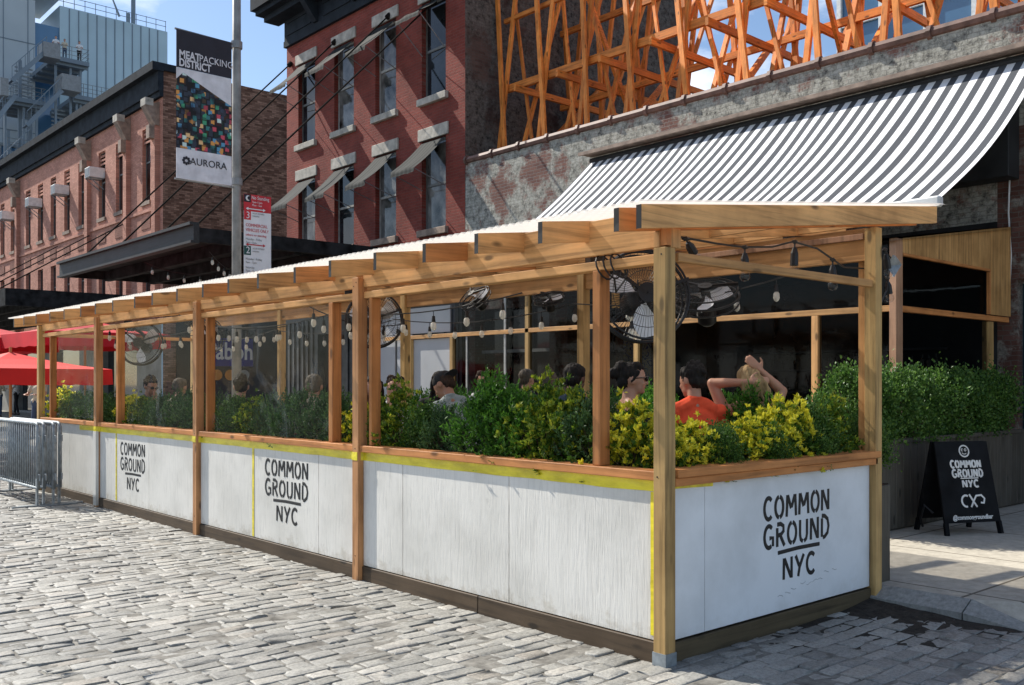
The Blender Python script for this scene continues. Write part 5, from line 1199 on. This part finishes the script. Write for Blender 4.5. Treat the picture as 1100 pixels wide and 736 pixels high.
for i in range(9):
    x = 4.62+.445*i
    shrub('box', x, 1.50, .98, 1.5, 'clipped dark hedge shrub number %s from the left in the long dark planter' % ['one', 'two', 'three', 'four', 'five', 'six', 'seven', 'eight', 'nine', 'ten'][i], 'hedge shrubs in the long dark planter', .98)
g = MB(); g.box(3.0, 4.3, 3.3, 3.7, .12, .75); single(g, 'planter_trough', 'darkplank', 'dark trough on the pavement behind the shed', 'planter')
for i, x in enumerate((3.2, 3.65, 4.1)): shrub('bright', x, 3.5, .74, 1.35, 'bright green shrub on the pavement behind the shed, '+['left', 'middle', 'right'][i]+' of three', 'shrubs in the pavement trough')

# ------------------------------------------------------------------ people
def remesh(mb, voxel, name, mat, parent, smooth=2, amp=0, fq=(70, 14)):
    me = bpy.data.meshes.new('t'); me.from_pydata(mb.v, [], mb.f)
    bm = bmesh.new(); bm.from_mesh(me); bmesh.ops.recalc_face_normals(bm, faces=bm.faces); bm.to_mesh(me); bm.free()
    o = bpy.data.objects.new('t', me)
    md = o.modifiers.new('r', 'REMESH'); md.mode = 'VOXEL'; md.voxel_size = voxel; md.use_smooth_shade = True
    ms = o.modifiers.new('s', 'SMOOTH'); ms.iterations = smooth; ms.factor = .5
    me2 = bench(o)
    bpy.data.objects.remove(o)
    if amp:
        nv = len(me2.vertices); co = np.zeros(nv*3); nn = np.zeros(nv*3); me2.vertices.foreach_get('co', co); me2.vertex_normals.foreach_get('vector', nn)
        k = np.array([noise.noise(Vector((c[0]*fq[0], c[1]*fq[0], c[2]*fq[1]))) for c in co.reshape(-1, 3)])
        me2.vertices.foreach_set('co', (co.reshape(-1, 3)+nn.reshape(-1, 3)*k[:, None]*amp).ravel()); me2.update()
    me2.materials.clear(); me2.materials.append(M[mat]); me2.name = name; me2.polygons.foreach_set('use_smooth', [True]*len(me2.polygons))
    o = bpy.data.objects.new(name, me2); COL.objects.link(o); o.parent = parent; return o
def hand(g, w, d, nrm, side, curl=.5, T=None):
    w = Vector(w); d = Vector(d).normalized(); nrm = Vector(nrm); nrm = (nrm-d*nrm.dot(d)).normalized(); ac = d.cross(nrm)*side
    rot = Matrix((ac, d, nrm)).transposed()
    g.sphere(w+d*.045, (.037, .050, .016), 10, 7, rot); g.capsule(w-d*.01, .024, w+d*.03, .026, 8)
    for i, (o, ln) in enumerate(((-.028, .88), (-.010, 1.0), (.009, .95), (.027, .76))):
        p = w+d*.082+ac*o; v = d.copy()
        for j, sg in enumerate((.036, .026, .021)):
            v = (Matrix.Rotation(curl*(.35+.3*j), 3, ac*side) @ v).normalized() if curl else v
            q = p+v*sg*ln; g.capsule(p, .0092-.0009*j, q, .0086-.0009*j, 7); p = q
    b = w+d*.025-ac*.030; q = b+(d*.6-ac*.8).normalized()*.034+nrm*.006; g.capsule(b, .013, q, .0105, 7); g.capsule(q, .0105, q+(d*.95-ac*.3+nrm*.1).normalized()*.030, .0085, 7)
def person(label, head, rz, lean=8, roll=0, hyaw=0, hpitch=0, arms=None, skin='skin', shirt='tgrey', sleeve=.55, low=False, pants='denim', hair='hair_black', style='short', glasses=False, cap=None, vox=.0105, sitting=True, group='people seated in the dining shed', scale=1.0, floor=.16, beard=False):
    lean = R(lean); TM0 = Matrix.Rotation(R(roll), 4, 'Y') @ Matrix.Rotation(-lean, 4, 'X')
    hc = TM0 @ Vector((0, .015, .74))
    seat = head[2]-hc.z*scale
    if not sitting: seat = floor+.93*scale
    ox = Matrix.Rotation(R(rz), 3, 'Z') @ Vector((hc.x, hc.y, 0))
    root = thing('person', label, 'person', (head[0]-ox.x*scale, head[1]-ox.y*scale, floor), R(rz), group); root.scale = (scale,)*3
    sz = (seat-floor)/scale; TM = Matrix.Translation((0, 0, sz)) @ TM0
    P = lambda *p: TM @ Vector(p)
    JM = TM @ Matrix.Translation((0, .0, .63)) @ Matrix.Rotation(R(hyaw), 4, 'Z') @ Matrix.Rotation(R(-hpitch), 4, 'X')
    H = lambda *p: JM @ Vector(p)
    hr = JM.to_3x3(); tr = TM.to_3x3()
    arms = arms or {}
    A = {}
    for s, k in ((-1, 'L'), (1, 'R')):
        e, w = arms.get(k, ((s*.25, .10, .26), (s*.14, .34, .26)))[:2]; A[k] = (P(s*.175, -.005, .50), P(*e), P(*w), arms.get(k, (0, 0, None))[2] if len(arms.get(k, ())) > 2 else None)
    def torso(g, inf=0, top=True):
        g.capsule(P(-.075, 0, .06), .115+inf, P(.075, 0, .06), .115+inf, 14); g.sphere(P(0, 0, .22), (.145+inf, .105+inf, .14), 14, 9, tr)
        g.sphere(P(0, .0, .38), (.165+inf, .112+inf, .15+inf), 16, 10, tr); 
        if top:
            g.capsule(P(-.15, -.005, .50), .055+inf, P(.15, -.005, .50), .055+inf, 12); g.capsule(P(-.11, -.02, .52), .05+inf, P(0, -.012, .575), .052+inf*.6, 10); g.capsule(P(.11, -.02, .52), .05+inf, P(0, -.012, .575), .052+inf*.6, 10)
    if sitting: legs = [[(s*.095, 0, sz+.03), (s*.13, .43, sz+.03), (s*.11, .40, sz-.40)] for s in (-1, 1)]
    else: legs = [[(s*.09, 0, sz), (s*.10, .03+s*.05, sz-.45), (s*.10, -.01+s*.10, .09)] for s in (-1, 1)]
    g = MB(); torso(g)
    g.capsule(P(0, -.012, .55), .056, H(0, -.005, .05), .052, 12)
    g.sphere(H(0, .005, .118), (.077, .096, .100), 18, 12, hr); g.sphere(H(0, .040, .060), (.056, .062, .066), 14, 9, hr); g.sphere(H(0, .082, .020), (.024, .020, .018), 10, 7, hr)
    g.capsule(H(0, .098, .110), .009, H(0, .116, .078), .0135, 8); g.capsule(H(-.035, .086, .122), .011, H(.035, .086, .122), .011, 8)
    for s in (-1, 1): g.sphere(H(s*.079, -.004, .092), (.010, .022, .032), 8, 6, hr); g.sphere(H(s*.036, .070, .075), (.022, .025, .022), 8, 6, hr)
    for k in A:
        sh, e, w, hd = A[k]; s = -1 if k == 'L' else 1
        g.capsule(sh, .054, e, .041, 12); mid = e.lerp(w, .3); g.capsule(e, .040, mid, .040, 12); g.capsule(mid, .040, w, .026, 12)
        d = (w-e).normalized() if hd is None else (tr @ Vector(hd[0])); nr = tr @ Vector((0, 0, -1) if hd is None else hd[1])
        hand(g, w, d, nr, s, .55 if hd is None else hd[2])
    for hp, kn, an in legs:
        g.capsule(hp, .085, kn, .058, 12); mid = Vector(kn).lerp(Vector(an), .35); g.capsule(kn, .055, mid, .056, 12); g.capsule(mid, .056, an, .036, 12)
        g.capsule(Vector(an)+Vector((0, -.02, -.05)), .035, Vector(an)+Vector((0, .15, -.06)), .026, 10)
    remesh(g, vox, 'body', skin, root)
    # clothes
    g = MB(); torso(g, .013, not low)
    if low:
        for s in (-1, 1): g.capsule(P(s*.075, .07, .42), .030, P(s*.09, -.0, .56), .020, 8); g.capsule(P(s*.09, 0, .56), .020, P(s*.075, -.075, .42), .030, 8)
    for k in A:
        sh, e, w, _ = A[k]
        if sleeve > 0:
            t = min(1, sleeve); q = sh.lerp(e, t); g.capsule(sh, .066, q, .066-.012*t, 12)
            if sleeve > 1: g.capsule(e, .053, e.lerp(w, sleeve-1), .040, 12)
    if not low:   # collar
        g.tube([P(.062*math.cos(a), -.012+.058*math.sin(a), .583-.012*math.sin(a)) for a in [2*math.pi*i/16 for i in range(16)]], .012, 6, closed=True)
    remesh(g, vox*1.1, 'shirt', shirt, root, 1, .011, (16, 11))
    g = MB(); g.capsule(P(-.08, 0, .05), .128, P(.08, 0, .05), .128, 14)
    for hp, kn, an in legs: g.capsule(hp, .100, kn, .070, 12); g.capsule(kn, .068, Vector(kn).lerp(Vector(an), .92), .052, 12)
    remesh(g, vox*1.4, 'trousers', pants, root, 1)
    for hp, kn, an in legs:
        g = MB(); a_ = Vector(an); g.capsule(a_+Vector((0, -.03, -.045)), .046, a_+Vector((0, .05, -.05)), .042, 10); g.capsule(a_+Vector((0, .05, -.05)), .042, a_+Vector((0, .17, -.058)), .032, 10); remesh(g, .014, 'shoe', 'tdark', root)
    # hair
    g = MB()
    if style != 'bald':
        g.sphere(H(0, -.016, .140), (.084, .098, .083), 16, 10, hr); g.sphere(H(0, .030, .182), (.066, .058, .040), 12, 8, hr); g.sphere(H(0, -.050, .090), (.073, .056, .062), 12, 8, hr)
    if style == 'thick':
        for k in range(26): a = k*2.4; t = k/26; g.sphere(H(.075*math.cos(a)*(1-t*.7), -.03+.085*math.sin(a)*(1-t*.6), .135+.095*t), .026, 7, 5)
        for s in (-1, 1): g.capsule(H(s*.076, .018, .155), .018, H(s*.078, .012, .10), .010, 7)
    if style == 'long':
        for s in (-1, 0, 1): g.capsule(H(s*.05, -.05, .10), .045, P(s*.085, -.075+(.06 if s else 0), .44), .028, 10)
        for s in (-1, 1): g.capsule(H(s*.074, .01, .15), .020, P(s*.11, .03, .47), .018, 8)
    if style == 'bun':
        g.sphere(H(.0, -.125, .14), .042, 10, 7); g.sphere(H(.02, -.08, .185), .045, 10, 7)
        for s in (-1, 1): g.capsule(H(s*.078, .03, .15), .017, H(s*.080, -.01, .085), .012, 7); g.sphere(H(s*.04, .03, .195), .035, 8, 6)
    if style == 'pony':
        g.sphere(H(.0, -.095, .17), .036, 10, 7)
        for j in range(7): a = (j-3)*.012; g.capsule(H(a+.015, -.11, .165), .020, H(.045+a*2.2, -.14, .07), .019, 8); g.capsule(H(.045+a*2.2, -.14, .07), .019, H(.085+a*2.8, -.12, -.10+.008*j), .008, 8)
    if g.v: remesh(g, min(vox, .007), 'hair', hair, root, 1, .009)
    g = MB(); g.sphere(H(0, .099, .050), (.023, .009, .0075), 10, 6, hr); build(g, 'lips', 'lip', root, smooth=True)
    if beard: g = MB(); g.sphere(H(0, .046, .040), (.060, .062, .048), 12, 8, hr); remesh(g, .009, 'beard', hair, root, 1, .003)
    if glasses:
        g = MB()
        for s in (-1, 1): g.sphere(H(s*.034, .104, .108), (.027, .008, .021), 12, 8, hr); g.tube([H(s*.06, .095, .113), H(s*.080, .05, .112), H(s*.084, -.01, .105)], .004, 5)
        g.tube([H(-.012, .113, .113), H(.012, .113, .113)], .004, 5); build(g, 'sunglasses', 'lens', root, smooth=True)
    else:
        for s in (-1, 1): g = MB(); g.sphere(H(s*.031, .094, .106), (.013, .007, .0065), 10, 6, hr); build(g, 'eye', 'tdark', root, smooth=True)
    if cap:
        g = MB(); g.sphere(H(0, -.010, .150), (.089, .104, .080), 16, 10, hr); bd = -1 if cap[1] else 1
        g.sphere(H(0, bd*.105-.01, .135), (.070, .075, .010), 14, 6, hr); remesh(g, .009, 'cap', cap[0], root, 2)
    if sitting:
        st = thing('bar_stool', 'stool under the '+label[:1].lower()+label[1:], 'stool', (root.location.x, root.location.y, floor), R(rz), 'stools under the seated people')
        h = seat-floor-.085
        g = MB(); g.cyl((0, 0), .17, h-.035, h, 16, .165); build(g, 'seat', 'goldx', st)
        for a in range(4): c, s_ = math.cos(a*math.pi/2+.78), math.sin(a*math.pi/2+.78); g = MB(); g.tube([(.11*c, .11*s_, h-.03), (.19*c, .19*s_, 0)], .014, 6); build(g, 'leg', 'black', st)
        g = MB(); g.tube([(.165*math.cos(a), .165*math.sin(a), h*.32) for a in [2*math.pi*i/16 for i in range(16)]], .010, 6, closed=True); build(g, 'foot_ring', 'black', st)
    return root
V7 = .0085
person('Dark haired person in black V neck top and sunglasses facing right', (.92, 1.04, 1.635), -112, 6, hyaw=-14, hpitch=-4, shirt='tblack', sleeve=.25, low=True, hair='hair_black', style='bun', glasses=True, vox=V7, arms={'L': ((-.22, .16, .28), (-.08, .36, .30))})
person('Person in orange red polo shirt with thick dark hair, seen from behind', (1.40, .90, 1.625), -34, 10, hyaw=26, hpitch=4, shirt='torange', sleeve=.72, hair='hair_black', style='thick', vox=V7)
person('Blonde person with both bare arms raised over the head', (1.86, .74, 1.625), -50, 4, hyaw=-8, hpitch=2, shirt='tdark', low=True, sleeve=0, hair='hair_blonde', style='pony', vox=V7,
       arms={'L': ((-.265, .0, .715), (-.015, -.135, .715), ((1, -.1, .05), (0, .9, 0), .5)), 'R': ((.25, .06, .66), (.085, -.07, .80), ((-.55, -.35, .5), (0, .7, 0), .5))})
person('Person with dark skin in navy shirt behind the orange frame post', (1.10, 1.80, 1.64), -70, 14, hyaw=0, shirt='tnavy', sleeve=1.5, skin='skin3', hair='hair_black', style='short')
person('Person in grey tee shirt and backward dark cap bending to the left', (.95, 3.25, 1.60), -22, 26, roll=-8, hyaw=38, hpitch=16, shirt='tgrey', sleeve=.8, skin='skin2', hair='hair_brown', style='short', cap=('tdark', True), vox=V7)
person('Dark haired person in sunglasses holding a hand against the head', (1.50, 4.80, 1.56), -158, 8, hyaw=-24, shirt='twhite', sleeve=.5, hair='hair_brown', style='bun', glasses=True, arms={'R': ((.24, .14, .50), (.135, .02, .66), ((-.1, -.1, 1), (-1, 0, 0), .5))})
person('Person with long black hair facing the street by the grey door panel', (2.0, 4.72, 1.62), 152, 4, shirt='tdark', sleeve=.5, hair='hair_black', style='long')
person('Dark haired person half hidden behind the second wooden post', (.72, 4.05, 1.56), 160, 6, shirt='tblack', sleeve=.5, hair='hair_black', style='long')
person('Light brown haired person left of the second bay frame post', (.60, 4.92, 1.575), -40, 10, shirt='tcream', sleeve=.6, hair='hair_grey', style='short')
person('Person with rounded dark hair seen from behind in the second bay', (.62, 6.55, 1.575), -30, 6, shirt='tdark', sleeve=.6, hair='hair_black', style='thick')
person('Person with short grey brown hair and cream shirt seen from behind', (.84, 8.75, 1.555), -52, 10, shirt='tcream', sleeve=.6, hair='hair_grey', style='short')
person('Dark haired person in sunglasses and grey shirt resting chin on hand', (.74, 9.50, 1.575), -158, 12, hyaw=-12, hpitch=8, shirt='tgreen', sleeve=.7, skin='skin2', hair='hair_black', style='thick', glasses=True, arms={'R': ((.20, .18, .30), (.06, .15, .55), ((-.2, .1, 1), (0, -1, 0), .9)), 'L': ((-.2, .18, .30), (.0, .17, .52), ((.2, 0, 1), (0, -1, 0), .9))})
GP = 'people on the pavement behind the shed'
person('Person in white top and sunglasses on the pavement behind the shed', (3.45, 5.75, 1.64), 150, 4, shirt='twhite', sleeve=.6, hair='hair_brown', style='bun', glasses=True, group=GP, floor=.12)
person('Person in black top with grey hair on the pavement behind the shed', (3.5, 4.98, 1.66), -80, 4, shirt='tblack', sleeve=.8, hair='hair_grey', style='short', group=GP, floor=.12)
person('Dim seated person in a pale sun cap inside the glazed enclosure', (7.1, 3.28, 1.66), 120, 6, shirt='tdark', sleeve=.6, skin='skin2', cap=('tcream', False), group='people inside the glazed enclosure', floor=.12)
person('Dim seated dark haired person inside the glazed enclosure, right one', (7.25, 2.80, 1.74), 160, 6, shirt='tdark', sleeve=.6, hair='hair_brown', style='bun', group='people inside the glazed enclosure', floor=.12)
GW = 'pedestrians beyond the shed'
p1 = person('Standing pedestrian in white top and black trousers beyond the crowd barriers', (8.5, 46.6, 0), 60, 0, shirt='twhite', sleeve=.6, pants='tblack', sitting=False, group=GW, floor=.102, vox=.016, scale=1.05)
p2 = person('Standing pedestrian in tan clothes at the very left edge', (7.0, 43.6, 0), -20, 0, shirt='tcream', sleeve=1.6, pants='denim', hair='hair_brown', sitting=False, group=GW, floor=.102, vox=.016)
person('Pedestrian in a pale sun hat seen blurred through the farthest clear sheet', (3.3, 24.0, 0), 130, 0, shirt='tcream', sleeve=.6, pants='denim', sitting=False, group=GW, floor=.12, vox=.016, cap=('twhite', False))
for x, lab, src in ((20.9, 'tiny person in white, left of the three on the high museum terrace', p1), (21.6, 'tiny person in tan, middle of the three on the high museum terrace', p2), (22.8, 'tiny person in white standing alone at the right end of the terrace', p1)):
    dup(src, (x, 83.2, 29.15), R(160), label=lab, group='people on the museum terrace')
# tables between the seats
for x, y, lab in ((1.28, 1.45, 'high square table between the people nearest the corner'), (1.35, 3.95, 'high square table beside the person in the backward cap'), (1.15, 5.75, 'high square table in the second bay'), (1.3, 9.1, 'high square table between the two people in the third bay')):
    t = thing('high_table', lab, 'table', (x, y, .16), 0, 'high tables in the shed')
    g = MB(); g.box(-.30, .30, -.30, .30, .91, .95); build(g, 'table_top', 'darkplank', t, bevel=.005)
    g = MB(); g.tube([(0, 0, .02), (0, 0, .91)], .035, 8); build(g, 'column', 'black', t); g = MB(); g.cyl((0, 0), .22, 0, .025, 16); build(g, 'foot', 'black', t)
g = MB(); g.tube([(1.43, 1.5, 1.111), (1.43, 1.5, 1.23)], [.03, .04], 12); single(g, 'drink_glass', 'bulb', 'clear drinking glass on the table by the orange shirt', 'glass')

bpy.data.scenes.remove(TMP)
